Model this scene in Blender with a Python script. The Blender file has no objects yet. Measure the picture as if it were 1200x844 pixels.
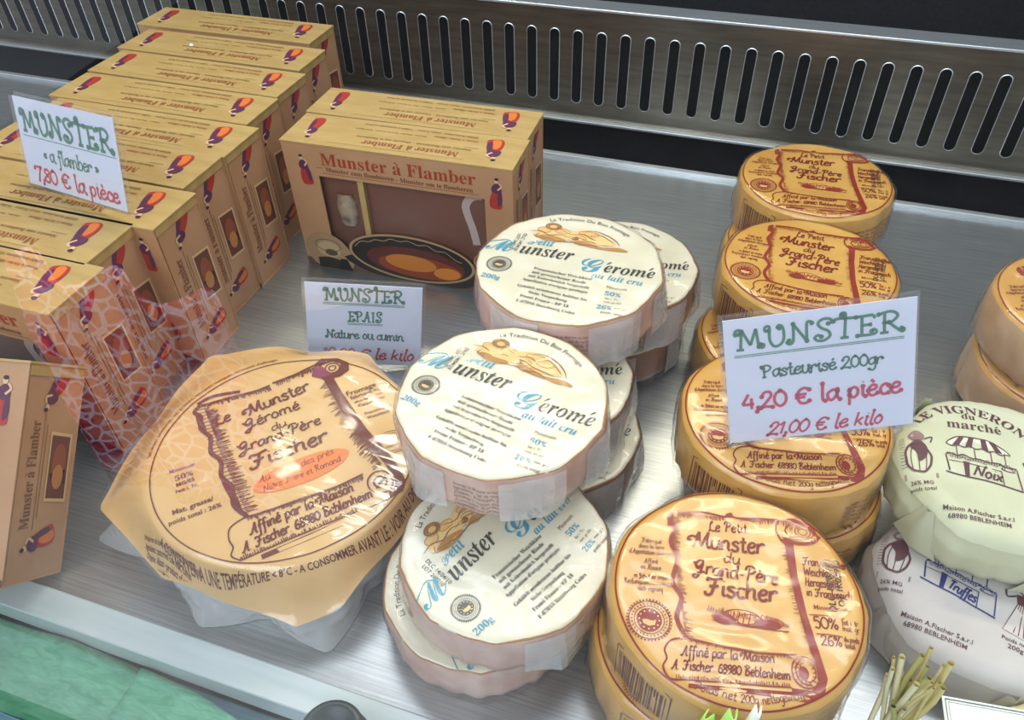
import bpy, math, random
from mathutils import Vector, Matrix, noise, Euler
from mathutils.geometry import tessellate_polygon

SC = bpy.context.scene
COL = SC.collection
R_ = math.radians
random.seed(7)

# ------------------------------------------------------------------ camera
def make_camera():
    yaw, pitch, roll = R_(-20.012), R_(42.969), R_(-1.729)
    f = Vector((math.sin(yaw)*math.cos(pitch), math.cos(yaw)*math.cos(pitch), -math.sin(pitch)))
    r0 = Vector((math.cos(yaw), -math.sin(yaw), 0)); u0 = r0.cross(f)
    r = math.cos(roll)*r0 + math.sin(roll)*u0
    u = -math.sin(roll)*r0 + math.cos(roll)*u0
    cd = bpy.data.cameras.new('camera'); co = bpy.data.objects.new('camera', cd); COL.objects.link(co)
    m = Matrix((r, u, -f)).transposed().to_4x4(); m.translation = Vector((0, 0, .40))
    co.matrix_world = m
    cd.sensor_fit = 'HORIZONTAL'; cd.sensor_width = 36; cd.lens = 929.5/1200*36
    cd.clip_start = .005; cd.clip_end = 50
    SC.camera = co
make_camera()

# ------------------------------------------------------------------ world and lights
SC.view_settings.view_transform = 'Standard'; SC.view_settings.look = 'None'
SC.view_settings.gamma = 1.0; SC.view_settings.use_curve_mapping = False
SC.view_settings.exposure = 0.6
W = bpy.data.worlds.new('world'); SC.world = W; W.use_nodes = True
W.node_tree.nodes['Background'].inputs[0].default_value = (.80, .88, 1.0, 1)
W.node_tree.nodes['Background'].inputs[1].default_value = .42
def area(name, loc, target, sx, sy, power, color):
    l = bpy.data.lights.new(name, 'AREA'); l.shape = 'RECTANGLE'; l.size = sx; l.size_y = sy
    l.energy = power; l.color = color
    o = bpy.data.objects.new(name, l); COL.objects.link(o); o.location = loc
    o.rotation_euler = (Vector(target)-Vector(loc)).to_track_quat('-Z', 'Y').to_euler()
    return o
area('street_daylight', (-.5, -1.3, 1.5), (-.05, .25, 0), 2.2, 1.2, 25, (.80, .90, 1.0))
area('shop_ceiling_tube', (-.15, 1.30, 1.35), (-.05, .3, 0), 1.5, .10, 10, (1.0, .92, .70))
area('shop_ceiling_tube', (.10, 2.0, 1.55), (0, .4, 0), 1.8, .16, 14, (1.0, .92, .72))
area('case_canopy_lamp', (.0, .58, .95), (-.05, .18, 0), 1.2, .12, 3.6, (.88, .94, 1.0))

# ------------------------------------------------------------------ helpers
def rgb(h):
    h = h.lstrip('#'); o = []
    for i in (0, 2, 4):
        c = int(h[i:i+2], 16)/255
        o.append(c/12.92 if c <= .04045 else ((c+.055)/1.055)**2.4)
    return (*o, 1)
def new_mat(name):
    m = bpy.data.materials.new(name); m.use_nodes = True
    nt = m.node_tree; b = nt.nodes['Principled BSDF']
    return m, nt, b
def mat(name, col, rough=.5, metal=0, coat=0, var=None, vscale=40, bump=0, bscale=200, stretch=None, spec=.5):
    m, nt, b = new_mat(name); N = nt.nodes; L = nt.links
    b.inputs['Base Color'].default_value = rgb(col); b.inputs['Roughness'].default_value = rough
    b.inputs['Metallic'].default_value = metal; b.inputs['Coat Weight'].default_value = coat
    b.inputs['Coat Roughness'].default_value = .12; b.inputs['Specular IOR Level'].default_value = spec
    if var or bump:
        tc = N.new('ShaderNodeTexCoord'); mp = N.new('ShaderNodeMapping'); L.new(tc.outputs['Object'], mp.inputs[0])
        if stretch: mp.inputs['Scale'].default_value = stretch
    if var:
        n = N.new('ShaderNodeTexNoise'); n.inputs['Scale'].default_value = vscale; n.inputs['Detail'].default_value = 5
        L.new(mp.outputs[0], n.inputs['Vector'])
        cr = N.new('ShaderNodeValToRGB'); cr.color_ramp.elements[0].position = .35; cr.color_ramp.elements[1].position = .68
        cr.color_ramp.elements[0].color = rgb(col); cr.color_ramp.elements[1].color = rgb(var)
        L.new(n.outputs[0], cr.inputs[0]); L.new(cr.outputs[0], b.inputs['Base Color'])
    if bump:
        n = N.new('ShaderNodeTexNoise'); n.inputs['Scale'].default_value = bscale; n.inputs['Detail'].default_value = 4
        L.new(mp.outputs[0], n.inputs['Vector'])
        bp = N.new('ShaderNodeBump'); bp.inputs['Strength'].default_value = bump; bp.inputs['Distance'].default_value = .001
        L.new(n.outputs[0], bp.inputs['Height']); L.new(bp.outputs[0], b.inputs['Normal'])
    return m
def schlick(N, L, base, gain):
    lw = N.new('ShaderNodeLayerWeight'); lw.inputs['Blend'].default_value = .5
    pw = N.new('ShaderNodeMath'); pw.operation = 'POWER'; pw.inputs[1].default_value = 5; L.new(lw.outputs['Facing'], pw.inputs[0])
    ma = N.new('ShaderNodeMath'); ma.operation = 'MULTIPLY_ADD'; ma.inputs[1].default_value = .95*gain; ma.inputs[2].default_value = base; ma.use_clamp = True
    L.new(pw.outputs[0], ma.inputs[0]); return lw, ma
def film_mat(name, base=.03, tint=(1, 1, 1, 1), rough=.10, bump=.5, bscale=55, milk=0.0, gain=1.0, ridged=True, stretch=None, rot=0):
    m = bpy.data.materials.new(name); m.use_nodes = True; nt = m.node_tree; N = nt.nodes; L = nt.links; N.clear()
    out = N.new('ShaderNodeOutputMaterial'); tr = N.new('ShaderNodeBsdfTransparent'); tr.inputs[0].default_value = tint
    gl = N.new('ShaderNodeBsdfGlossy'); gl.inputs['Roughness'].default_value = rough
    fr, ma = schlick(N, L, base+.045, gain)
    tc = N.new('ShaderNodeTexCoord')
    n = N.new('ShaderNodeTexNoise'); n.inputs['Scale'].default_value = bscale; n.inputs['Detail'].default_value = 3
    n.inputs['Distortion'].default_value = 1.6
    n.inputs['Distortion'].default_value = 1.6 if ridged else .5
    if ridged: n.noise_type = 'RIDGED_MULTIFRACTAL'
    mp = N.new('ShaderNodeMapping'); mp.inputs['Rotation'].default_value = (0, 0, rot)
    if stretch: mp.inputs['Scale'].default_value = stretch
    L.new(tc.outputs['Object'], mp.inputs[0]); L.new(mp.outputs[0], n.inputs['Vector'])
    bp = N.new('ShaderNodeBump'); bp.inputs['Strength'].default_value = bump; bp.inputs['Distance'].default_value = .0012
    L.new(n.outputs[0], bp.inputs['Height'])
    if bump:
        L.new(bp.outputs[0], gl.inputs['Normal']); L.new(bp.outputs[0], fr.inputs['Normal'])
    mx = N.new('ShaderNodeMixShader'); L.new(ma.outputs[0], mx.inputs[0]); L.new(gl.outputs[0], mx.inputs[2])
    if milk:
        df = N.new('ShaderNodeBsdfDiffuse'); df.inputs[0].default_value = (.9, .9, .9, 1)
        m2 = N.new('ShaderNodeMixShader'); m2.inputs[0].default_value = milk
        L.new(tr.outputs[0], m2.inputs[1]); L.new(df.outputs[0], m2.inputs[2]); L.new(m2.outputs[0], mx.inputs[1])
    else:
        L.new(tr.outputs[0], mx.inputs[1])
    L.new(mx.outputs[0], out.inputs[0])
    return m

M = {}
def ink(col, rough=.45):
    if col not in M: M[col] = mat('ink_'+col.strip('#'), col, rough, spec=.3)
    return M[col]
M['kraft'] = mat('kraft_card', '#ad8c50', .5, var='#bb9b60', vscale=25, bump=.15, bscale=300, stretch=(1, 4, 1))
M['kraft_side'] = mat('kraft_side_card', '#b08058', .5, var='#bc8f68', vscale=20, bump=.15, bscale=300)
M['kraft_edge'] = mat('card_edge', '#8a7a5c', .7)
M['board'] = mat('inner_board', '#6b4232', .45, var='#7a4c3a', vscale=12)
M['yel'] = mat('waxed_yellow_paper', '#c99442', .36, coat=.2, var='#d7a757', vscale=22, bump=.25, bscale=60)
M['yel_side'] = mat('folded_yellow_paper', '#bd8940', .38, coat=.35, var='#dba95c', vscale=30, bump=.5, bscale=90)
M['cream'] = mat('cream_label_paper', '#d0c7aa', .4, coat=.15, var='#ddd5be', vscale=35, bump=.2, bscale=80)
M['rind'] = mat('pink_rind_paper', '#c39583', .42, coat=.25, var='#dab9ab', vscale=45, bump=.5, bscale=110)
M['rind_dark'] = mat('brown_rind_paper', '#7f5543', .42, coat=.25, var='#9a7058', vscale=45, bump=.5, bscale=110)
M['big'] = mat('apricot_paper', '#d6a866', .38, coat=.15, var='#e0b67a', vscale=14, bump=.2, bscale=50)
M['tan'] = mat('tan_pink_paper', '#c0946c', .45, coat=.2, var='#d3b08c', vscale=30, bump=.6, bscale=90)
M['white_side'] = mat('white_cheese_paper', '#d8d9d8', .5, bump=.4, bscale=60)
M['vign'] = mat('pale_green_paper', '#bfbf9c', .5, var='#cdcdb2', vscale=16, bump=.35, bscale=55)
M['vign_b'] = mat('pale_lilac_paper', '#b9b1ac', .5, var='#c8c2bc', vscale=16, bump=.35, bscale=55)
M['card'] = mat('white_sign_card', '#dcdff2', .5)
M['film'] = film_mat('cellophane', -.015, rough=.15, bump=.38, bscale=30, ridged=False)
M['film2'] = film_mat('thick_cellophane', -.018, rough=.17, bump=.5, bscale=48, milk=.03, ridged=False)
M['filmb'] = film_mat('big_cellophane', .03, rough=.13, bump=1.0, bscale=34, milk=.02, stretch=(.28, 1.5, 1), rot=.5)
M['milky'] = film_mat('milky_wrap', .03, rough=.22, bump=1.0, bscale=70, milk=.38)
M['holder'] = film_mat('acrylic_holder', .02, rough=.05, bump=0, milk=.03)

def brushed(name, c0, c1, rough, axis='x'):
    m, nt, b = new_mat(name); N = nt.nodes; L = nt.links
    tc = N.new('ShaderNodeTexCoord'); mp = N.new('ShaderNodeMapping'); L.new(tc.outputs['Object'], mp.inputs[0])
    mp.inputs['Scale'].default_value = (6, 260, 60) if axis == 'x' else (260, 6, 60)
    n = N.new('ShaderNodeTexNoise'); n.inputs['Scale'].default_value = 3; n.inputs['Detail'].default_value = 6
    L.new(mp.outputs[0], n.inputs['Vector'])
    cr = N.new('ShaderNodeValToRGB'); cr.color_ramp.elements[0].color = rgb(c0); cr.color_ramp.elements[1].color = rgb(c1)
    cr.color_ramp.elements[0].position = .3; cr.color_ramp.elements[1].position = .7
    L.new(n.outputs[0], cr.inputs[0]); L.new(cr.outputs[0], b.inputs['Base Color'])
    b.inputs['Metallic'].default_value = .85; b.inputs['Roughness'].default_value = rough
    bp = N.new('ShaderNodeBump'); bp.inputs['Strength'].default_value = .12; bp.inputs['Distance'].default_value = .0004
    L.new(n.outputs[0], bp.inputs['Height']); L.new(bp.outputs[0], b.inputs['Normal'])
    return m
M['steel'] = brushed('brushed_tray_steel', '#9b9ea0', '#b9bcbc', .34)
M['steel_panel'] = brushed('brushed_panel_steel', '#6a6459', '#857e70', .30)
M['steel_rail'] = brushed('bright_rail_steel', '#d5dadb', '#e9edee', .34)
M['rail'] = mat('pale_satin_rail', '#b9c6c8', .42, metal=.35, var='#ccd6d6', vscale=8, stretch=(1, 12, 1))
M['steel_dark'] = mat('slot_edge_steel', '#3a3833', .5, metal=.8)
M['back'] = mat('dark_granular_wall', '#0d0f14', .6, var='#1b1c22', vscale=260)
M['gap'] = mat('dark_channel', '#0c0d12', .7, var='#15161c', vscale=200)

class MB:
    def __init__(s): s.v = []; s.f = []; s.mi = []; s.mats = []; s.sm = []
    def slot(s, m):
        if m not in s.mats: s.mats.append(m)
        return s.mats.index(m)
    def add(s, vs, fs, m, smooth=False):
        o = len(s.v); s.v += [tuple(v) for v in vs]; k = s.slot(m)
        for f in fs: s.f.append(tuple(i+o for i in f)); s.mi.append(k); s.sm.append(smooth)
    def box(s, lo, hi, m):
        x0, y0, z0 = lo; x1, y1, z1 = hi
        s.add([(x0,y0,z0),(x1,y0,z0),(x1,y1,z0),(x0,y1,z0),(x0,y0,z1),(x1,y0,z1),(x1,y1,z1),(x0,y1,z1)],
              [(3,2,1,0),(4,5,6,7),(0,1,5,4),(1,2,6,5),(2,3,7,6),(3,0,4,7)], m)
    def grid(s, rows, m, closed=True, smooth=True):
        n = len(rows[0]); vs = [v for r in rows for v in r]; fs = []
        for i in range(len(rows)-1):
            for j in range(n if closed else n-1):
                k = (j+1) % n; fs.append((i*n+j, (i+1)*n+j, (i+1)*n+k, i*n+k))
        s.add(vs, fs, m, smooth)
    def build(s, name, parent=None, bevel=0):
        me = bpy.data.meshes.new(name); me.from_pydata(s.v, [], s.f)
        for m in s.mats: me.materials.append(m)
        me.polygons.foreach_set('material_index', s.mi); me.polygons.foreach_set('use_smooth', s.sm); me.update()
        o = bpy.data.objects.new(name, me); COL.objects.link(o)
        if parent: o.parent = parent
        if bevel:
            b = o.modifiers.new('bevel', 'BEVEL'); b.width = bevel; b.segments = 2; b.limit_method = 'ANGLE'
        return o
def tag(o, label=None, cat=None, group=None, kind=None):
    if label: o['label'] = label
    if cat: o['category'] = cat
    if group: o['group'] = group
    if kind: o['kind'] = kind
    return o
def empty(name, loc=(0, 0, 0), rz=0):
    o = bpy.data.objects.new(name, None); COL.objects.link(o); o.location = loc; o.rotation_euler = (0, 0, rz)
    o.empty_display_size = .02
    return o
def copy_tree(o, parent=None):
    c = o.copy(); COL.objects.link(c); c.parent = parent
    for ch in list(o.children): copy_tree(ch, c)
    return c

# ------------------------------------------------------------------ flat print (text, strokes, shapes), in millimetres
STY = {'serif': (0x1D400, 0x1D41A, 0x1D7CE), 'script': (0x1D4D0, 0x1D4EA, None), 'bi': (0x1D468, 0x1D482, None)}
ACC = {'à': ('a', '\u0300'), 'é': ('e', '\u0301'), 'è': ('e', '\u0300'), 'ä': ('a', '\u0308'), 'ü': ('u', '\u0308'), 'ö': ('o', '\u0308')}
_tc = {}
def text_mesh(s, style=None, bold=0.0):
    key = (s, style, bold)
    if key in _tc: return _tc[key]
    body = ''; marks = []
    for i, c in enumerate(s):
        if style and c in ACC:
            c, acc = ACC[c]; marks.append((i, acc))
        if style:
            U, Lw, Dg = STY[style]
            if 'A' <= c <= 'Z': c = chr(U+ord(c)-65)
            elif 'a' <= c <= 'z': c = chr(Lw+ord(c)-97)
            elif c.isdigit() and Dg: c = chr(Dg+ord(c)-48)
        body += c
    plain = ''.join(ACC[c][0] if c in ACC else c for c in s)
    cu = bpy.data.curves.new('t', 'FONT'); cu.body = body; cu.size = 1; cu.resolution_u = 2; cu.offset = bold
    o = bpy.data.objects.new('t', cu); COL.objects.link(o)
    bpy.context.view_layer.update()
    ev = o.evaluated_get(bpy.context.evaluated_depsgraph_get())
    me = ev.to_mesh(); v = [(p.co.x, p.co.y) for p in me.vertices]; f = [tuple(p.vertices) for p in me.polygons]
    x0 = min((p[0] for p in v), default=0); x1 = max((p[0] for p in v), default=1)
    v = [(x-x0, y) for x, y in v]
    for i, acc in marks:      # accents drawn as small slanted bars above the letter
        xr = text_mesh(plain[:i+1], style, bold)[2] if i or len(plain) > 1 else x1-x0
        xc = xr-.22; k = len(v)
        if acc == '\u0308':
            for q in (-.1, .12):
                k = len(v); v += [(xc+q-.04, .56), (xc+q+.04, .56), (xc+q+.05, .66), (xc+q-.03, .66)]; f.append((k, k+1, k+2, k+3))
            continue
        d = .09 if acc == '\u0301' else -.09
        v += [(xc-d-.022, .52), (xc-d+.03, .52), (xc+d+.05, .70), (xc+d-.05, .70)]; f.append((k, k+1, k+2, k+3))
    ev.to_mesh_clear(); bpy.data.objects.remove(o); bpy.data.curves.remove(cu)
    _tc[key] = (v, f, max(x1-x0, 1e-4)); return _tc[key]

# single-stroke alphabet: tenths of x-height
G = {
'a': (10, [[(8,8),(5,10),(1,7),(1,3),(3,0),(6,2),(8,8)], [(8,10),(8,3),(10,0)]]),
'b': (9, [[(1,17),(1,3),(2,0),(6,0),(8,4),(7,9),(4,10),(1,6)]]),
'c': (8, [[(7,8),(5,10),(2,8),(1,4),(3,0),(7,1)]]),
'd': (10, [[(8,7),(5,10),(1,7),(1,3),(3,0),(6,2),(8,7)], [(8,17),(8,3),(10,0)]]),
'e': (9, [[(1,5),(6,6),(7,9),(4,10),(1,6),(2,1),(5,0),(8,2)]]),
'f': (7, [[(7,15),(5,17),(3,14),(3,-4),(1,-7)], [(0,9),(6,9)]]),
'g': (9, [[(8,8),(5,10),(1,7),(1,3),(4,1),(7,4),(8,8)], [(8,10),(8,-3),(5,-7),(1,-5)]]),
'h': (10, [[(1,17),(1,0)], [(1,6),(4,10),(7,9),(7,2),(9,0)]]),
'i': (5, [[(2,10),(2,2),(4,0)], [(2,14),(2.3,14.6)]]),
'k': (9, [[(1,17),(1,0)], [(7,10),(1,4)], [(3,6),(8,0)]]),
'l': (5, [[(2,17),(2,2),(4,0)]]),
'm': (15, [[(1,10),(1,0)], [(1,6),(4,10),(6,8),(6,0)], [(6,6),(9,10),(12,8),(12,2),(14,0)]]),
'n': (10, [[(1,10),(1,0)], [(1,6),(4,10),(7,8),(7,2),(9,0)]]),
'o': (9, [[(4,10),(1,7),(1,3),(4,0),(7,3),(7,7),(4,10)]]),
'p': (9, [[(1,10),(1,-7)], [(1,7),(4,10),(7,8),(7,3),(4,0),(1,3)]]),
'r': (8, [[(1,10),(1,0)], [(1,6),(3,9),(6,10),(7,8)]]),
's': (8, [[(7,8),(4,10),(1,8),(3,6),(6,4),(6,1),(3,0),(0,2)]]),
't': (7, [[(3,15),(3,3),(4,0),(7,1)], [(0,10),(6,10)]]),
'u': (10, [[(1,10),(1,3),(3,0),(6,1),(8,6)], [(8,10),(8,2),(10,0)]]),
'v': (8, [[(0,10),(3,0),(7,10)]]), 'w': (13, [[(0,10),(3,0),(6,8),(9,0),(12,10)]]),
'x': (8, [[(0,10),(7,0)], [(7,10),(0,0)]]), 'z': (8, [[(1,10),(7,10)], [(7,10),(1,0)], [(1,0),(8,0)]]),
'y': (9, [[(1,10),(2,3),(5,1),(8,8)], [(8,10),(7,-3),(4,-7),(1,-5)]]),
'0': (10, [[(5,15),(1,11),(1,4),(5,0),(9,4),(9,11),(5,15)]]), '1': (6, [[(0,11),(4,15)], [(4,15),(3,0)]]),
'2': (10, [[(1,11),(3,15),(7,15),(8,11),(4,5),(0,0)], [(0,0),(4,1),(9,0)]]),
'4': (10, [[(5,15),(0,5)], [(0,5),(9,5)], [(7,11),(7,0)]]),
'5': (9, [[(8,15),(2,15)], [(2,15),(1,9)], [(1,9),(5,10),(8,6),(6,0),(1,1)]]),
'6': (9, [[(8,14),(4,14),(1,8),(1,2),(5,0),(8,4),(5,8),(1,5)]]),
'7': (9, [[(0,13),(1,15),(9,15)], [(9,15),(6,8),(4,0)]]),
'8': (9, [[(5,8),(1,11),(4,15),(8,12),(5,8),(0,4),(4,0),(8,4),(5,8)]]),
'9': (9, [[(8,12),(5,15),(1,12),(3,8),(7,9),(8,13),(7,4),(3,0)]]),
',': (4, [[(2,1),(2,-1),(1,-3)]]), '.': (4, [[(1,0),(1.4,.6)]]), '-': (7, [[(1,6),(6,6)]]), ' ': (6, []), "'": (3, [[(1,17),(1,14)]]),
'%': (13, [[(3,15),(1,12),(3,9),(5,12),(3,15)], [(10,15),(2,0)], [(9,6),(7,3),(9,0),(11,3),(9,6)]]),
'€': (13, [[(11,13),(7,15),(3,12),(2,7),(4,1),(8,0),(11,2)], [(0,9),(9,9)], [(0,6),(8,6)]]),
'«': (6, [[(3,8),(1,6),(3,4)], [(5,8),(3,6),(5,4)]]), '»': (6, [[(1,8),(3,6),(1,4)], [(3,8),(5,6),(3,4)]]),
'M': (20, [[(1,8),(-2,6),(-2,10),(2,12),(5,11),(8,17)], [(8,17),(6,7),(3,0)], [(8,17),(9,8),(11,2),(14,10),(17,17)], [(17,17),(16,6),(18,0),(20,2)]]),
'L': (12, [[(4,12),(7,16),(5,17),(3,12),(3,4),(1,0),(4,2),(10,0),(12,3)]]),
'P': (12, [[(5,15),(3,0)], [(0,12),(2,17),(8,17),(11,13),(8,9),(4,9)]]),
'G': (15, [[(0,14),(3,10),(6,8),(9,10),(11,14),(9,17),(5,15),(3,10),(5,6),(9,8),(11,12)], [(11,12),(9,2),(5,-6),(1,-4),(6,0),(14,3)]]),
'F': (13, [[(1,13),(2,16),(7,15),(14,17)], [(8,15),(7,8),(5,1),(1,0),(0,3)], [(3,8),(11,9)]]),
'A': (13, [[(-1,2),(2,1),(9,17)], [(9,17),(9,2),(12,0)], [(3,7),(11,7)]]),
'B': (12, [[(4,17),(2,0)], [(0,14),(4,17),(10,15),(4,9)], [(4,9),(10,6),(8,1),(2,0)]]),
'H': (12, [[(3,17),(1,0)], [(10,17),(9,0),(11,1)], [(2,8),(10,9)]]), 'W': (16, [[(1,17),(3,0),(8,13),(11,0),(15,17)]]),
'N': (14, [[(1,0),(3,16)], [(3,16),(10,1)], [(10,1),(12,17),(14,16)]]), 'R': (13, [[(4,17),(2,0)], [(0,13),(4,17),(10,14),(4,9)], [(5,9),(11,0)]]),
'S': (10, [[(8,14),(5,17),(2,13),(5,9),(8,5),(5,0),(0,2)]]), 'D': (12, [[(3,17),(2,0)], [(0,15),(6,17),(11,10),(8,2),(2,0)]]),
'E': (10, [[(9,15),(5,17),(2,13),(6,9)], [(6,9),(1,6),(2,0),(9,2)]]), 'T': (11, [[(0,15),(4,17),(11,16)], [(6,16),(4,0)]]),
}
# curled capitals of the price cards
GC = {
'M': (17, [[(2,13),(0,12),(0,15),(2,16.5),(4,15)], [(4,16),(3,0)], [(0.5,0),(5,0)], [(4,16),(9,3)], [(9,3),(12.5,16)], [(12.5,16),(14,1)], [(14,1),(16.5,0),(17,2.5),(15,2.8)]]),
'U': (14, [[(3,13),(1,13),(1,16),(3.5,16),(3.5,6),(6,0),(10,1),(12,6),(11.5,14),(9.5,16.5),(8,15),(9.5,14)]]),
'N': (15, [[(3.5,16),(3.5,3),(1.5,0),(-.5,1.5),(1,3)], [(3.5,16),(11.5,1)], [(11.5,1),(11.5,15),(13.5,16.5),(14.5,15)]]),
'S': (12, [[(9,13),(11,14),(10,16.5),(6,17),(3,14),(5,10),(9,7),(10,3),(7,0),(3,0),(1,2.5),(3,4.5),(5,3)]]),
'T': (13, [[(5,18.5),(7,17.6),(6.6,19.8),(4.6,19.6),(4.2,17),(7,15.5),(13,15)], [(0,14),(1.5,15.5),(7,15.6)], [(7,15),(6.5,0)], [(4,0),(9,0)]]),
'E': (13, [[(0,15),(10,15.5)], [(10,15.5),(11,12.5)], [(3.5,15),(3.5,0)], [(3.5,8),(8.5,8)], [(8.5,9.5),(8.5,6.5)], [(1,0),(10,0),(12,2),(10.5,4),(9.2,2.6)]]),
'R': (15, [[(0,15),(7,16.5),(11,13),(8,8.5),(3.5,8)], [(3.5,15.5),(3.5,0)], [(1,0),(6,0)], [(6,8),(11,2),(14,-.5),(15,1.5),(13.4,2.2)]]),
'P': (13, [[(0,15),(7,16.5),(11,13),(8,8.5),(3.5,8)], [(3.5,15.5),(3.5,0)], [(1,0),(6,0)], [(1.8,12.2),(0,12.6),(.3,15)]]),
'A': (15, [[(0,1.5),(1.5,0),(3.5,2),(8,15.5)], [(8,15.5),(11,0)], [(8.5,0),(13.5,0)], [(3.5,6.5),(10,6.5)]]),
'I': (7, [[(3,15.5),(3,0)], [(.5,15.5),(5.5,15.5)], [(.5,0),(5.5,0)]]),
}
DIA = {'é': ('e', [[(3.6,12.5),(6,15.5)]]), 'è': ('e', [[(3,15.5),(5.4,12.5)]]), 'à': ('a', [[(3,15.5),(5.4,12.5)]]), 'ä': ('a', [[(2,13),(2.3,13.5)], [(5,13),(5.3,13.5)]]), 'ö': ('o', [[(2,13),(2.3,13.5)], [(5,13),(5.3,13.5)]])}

def smooth(pts, n=4):
    if len(pts) < 3: return [tuple(p) for p in pts]
    closed = pts[0] == pts[-1] and len(pts) > 3
    out = []
    for i in range(len(pts)-1):
        p0 = pts[i-1] if i else (pts[-2] if closed else pts[0])
        p1, p2 = pts[i], pts[i+1]
        p3 = pts[i+2] if i+2 < len(pts) else (pts[1] if closed else pts[-1])
        for k in range(n):
            t = k/n
            out.append(tuple(.5*((2*b)+(-a+c)*t+(2*a-5*b+4*c-d)*t*t+(-a+3*b-3*c+d)*t**3) for a, b, c, d in zip(p0, p1, p2, p3)))
    out.append(tuple(pts[-1])); return out

class Print:
    def __init__(s): s.items = []     # (verts2d, faces, colour, layer)
    def add(s, v, f, col, layer=0): s.items.append((v, f, col, layer))
    def text(s, t, p0, p1=None, style=None, col='#222222', h=None, size=None, align='l', bold=0, layer=1, ang=0, shear=0, bend=None):
        """p0-p1: the baseline's two ends (the text is scaled to span them); or p0 + size. h: squashes or stretches the height."""
        v, f, w = text_mesh(t, style, bold)
        if p1 is not None:
            dx, dy = p1[0]-p0[0], p1[1]-p0[1]; L = math.hypot(dx, dy); sc = L/w; a = math.atan2(dy, dx); off = 0
        else:
            sc = size; a = ang; off = {'l': 0, 'c': -w/2, 'r': -w}[align]
        sy = sc*(h or 1); ca, sa = math.cos(a), math.sin(a); out = []
        for x, y in v:
            X = (x+off)*sc+shear*y*sy; Y = y*sy
            if bend:
                th = bend[0]-X/bend[1]; r = bend[1]+Y      # bend=(angle of the text's middle, radius), centre at p0
                out.append((p0[0]+r*math.cos(th), p0[1]+r*math.sin(th)))
            else: out.append((p0[0]+ca*X-sa*Y, p0[1]+sa*X+ca*Y))
        s.add(out, f, col, layer)
    def stroke(s, pts, w, col, layer=1, sm=True, taper=False, n=4):
        if sm: pts = smooth(pts, n)
        q = [pts[0]]
        for p in pts[1:]:
            if math.hypot(p[0]-q[-1][0], p[1]-q[-1][1]) > 1e-6: q.append(p)
        if len(q) < 2: return
        vs = []; N = len(q); closed = math.hypot(q[0][0]-q[-1][0], q[0][1]-q[-1][1]) < 1e-6
        for i, p in enumerate(q):
            a = q[max(0, i-1)] if not (closed and i == 0) else q[-2]
            b = q[min(N-1, i+1)] if not (closed and i == N-1) else q[1]
            dx, dy = b[0]-a[0], b[1]-a[1]; L = math.hypot(dx, dy) or 1
            ww = w/2*(1-.8*abs(2*i/(N-1)-1)**2 if taper else 1)
            nx, ny = -dy/L*ww, dx/L*ww
            vs += [(p[0]+nx, p[1]+ny), (p[0]-nx, p[1]-ny)]
        s.add(vs, [(2*i, 2*i+1, 2*i+3, 2*i+2) for i in range(N-1)], col, layer)
    def poly(s, pts, col, layer=0, sm=False):
        if sm: pts = smooth(list(pts)+[pts[0]], 4)[:-1]
        tr = tessellate_polygon([[Vector((x, y, 0)) for x, y in pts]])
        s.add(list(pts), [tuple(t) for t in tr], col, layer)
    def disc(s, c, rx, ry, col, layer=0, n=40, a=0):
        ca, sa = math.cos(a), math.sin(a)
        vs = [(c[0], c[1])]
        for k in range(1, 4):
            for i in range(n):
                x, y = rx*k/3*math.cos(2*math.pi*i/n), ry*k/3*math.sin(2*math.pi*i/n)
                vs.append((c[0]+ca*x-sa*y, c[1]+sa*x+ca*y))
        fs = [(0, 1+i, 1+(i+1) % n) for i in range(n)]
        for k in range(2):
            for i in range(n):
                j = (i+1) % n; fs.append((1+k*n+i, 1+(k+1)*n+i, 1+(k+1)*n+j, 1+k*n+j))
        s.add(vs, fs, col, layer)
    def ring(s, c, rx, ry, w, col, layer=1, n=96, wob=0):
        pts = []
        for i in range(n+1):
            a = 2*math.pi*(i % n)/n; k = 1+wob*math.sin(a*5+1)+wob*.7*math.sin(a*9)
            pts.append((c[0]+rx*k*math.cos(a), c[1]+ry*k*math.sin(a)))
        s.stroke(pts, w, col, layer, sm=False)
    def hand(s, t, p0, p1=None, xh=None, w=.16, col='#7a1e14', slant=.0, caps=G, balls=False, layer=1, align='l', ang=0, track=1, bend=None, jit=0):
        """single-stroke lettering; x-height xh (mm) or spanning p0-p1"""
        glyphs = []; x = 0
        for ch in t:
            extra = []
            base = ch
            if ch in DIA: base, extra = DIA[ch]
            adv, st = caps.get(base) or G.get(base) or G['-']
            glyphs.append((x, st+extra)); x += adv*track
        W_ = x-1
        if p1 is not None:
            dx, dy = p1[0]-p0[0], p1[1]-p0[1]; sx = math.hypot(dx, dy)/W_; ang = math.atan2(dy, dx); sy = (xh/10 if xh else sx); off = 0
        else:
            sx = sy = xh/10; off = {'l': 0, 'c': -W_/2, 'r': -W_}[align]
        ca, sa = math.cos(ang), math.sin(ang)
        def mp(gx, p):
            X = (gx+off+p[0]+slant*p[1])*sx; Y = p[1]*sy
            if bend:
                th = bend[0]-X/bend[1]; r = bend[1]+Y
                return (p0[0]+r*math.cos(th), p0[1]+r*math.sin(th))
            return (p0[0]+ca*X-sa*Y, p0[1]+sa*X+ca*Y)
        for gx, st in glyphs:
            for k in st:
                pts = [mp(gx, p) for p in smooth(k, 4)]
                s.stroke(pts, w*xh_of(sy), col, layer, sm=False)
                if balls and len(k) > 2:
                    for e in (k[0], k[-1]): s.dot(mp(gx, e), w*xh_of(sy)*.85, col, layer)
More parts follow.
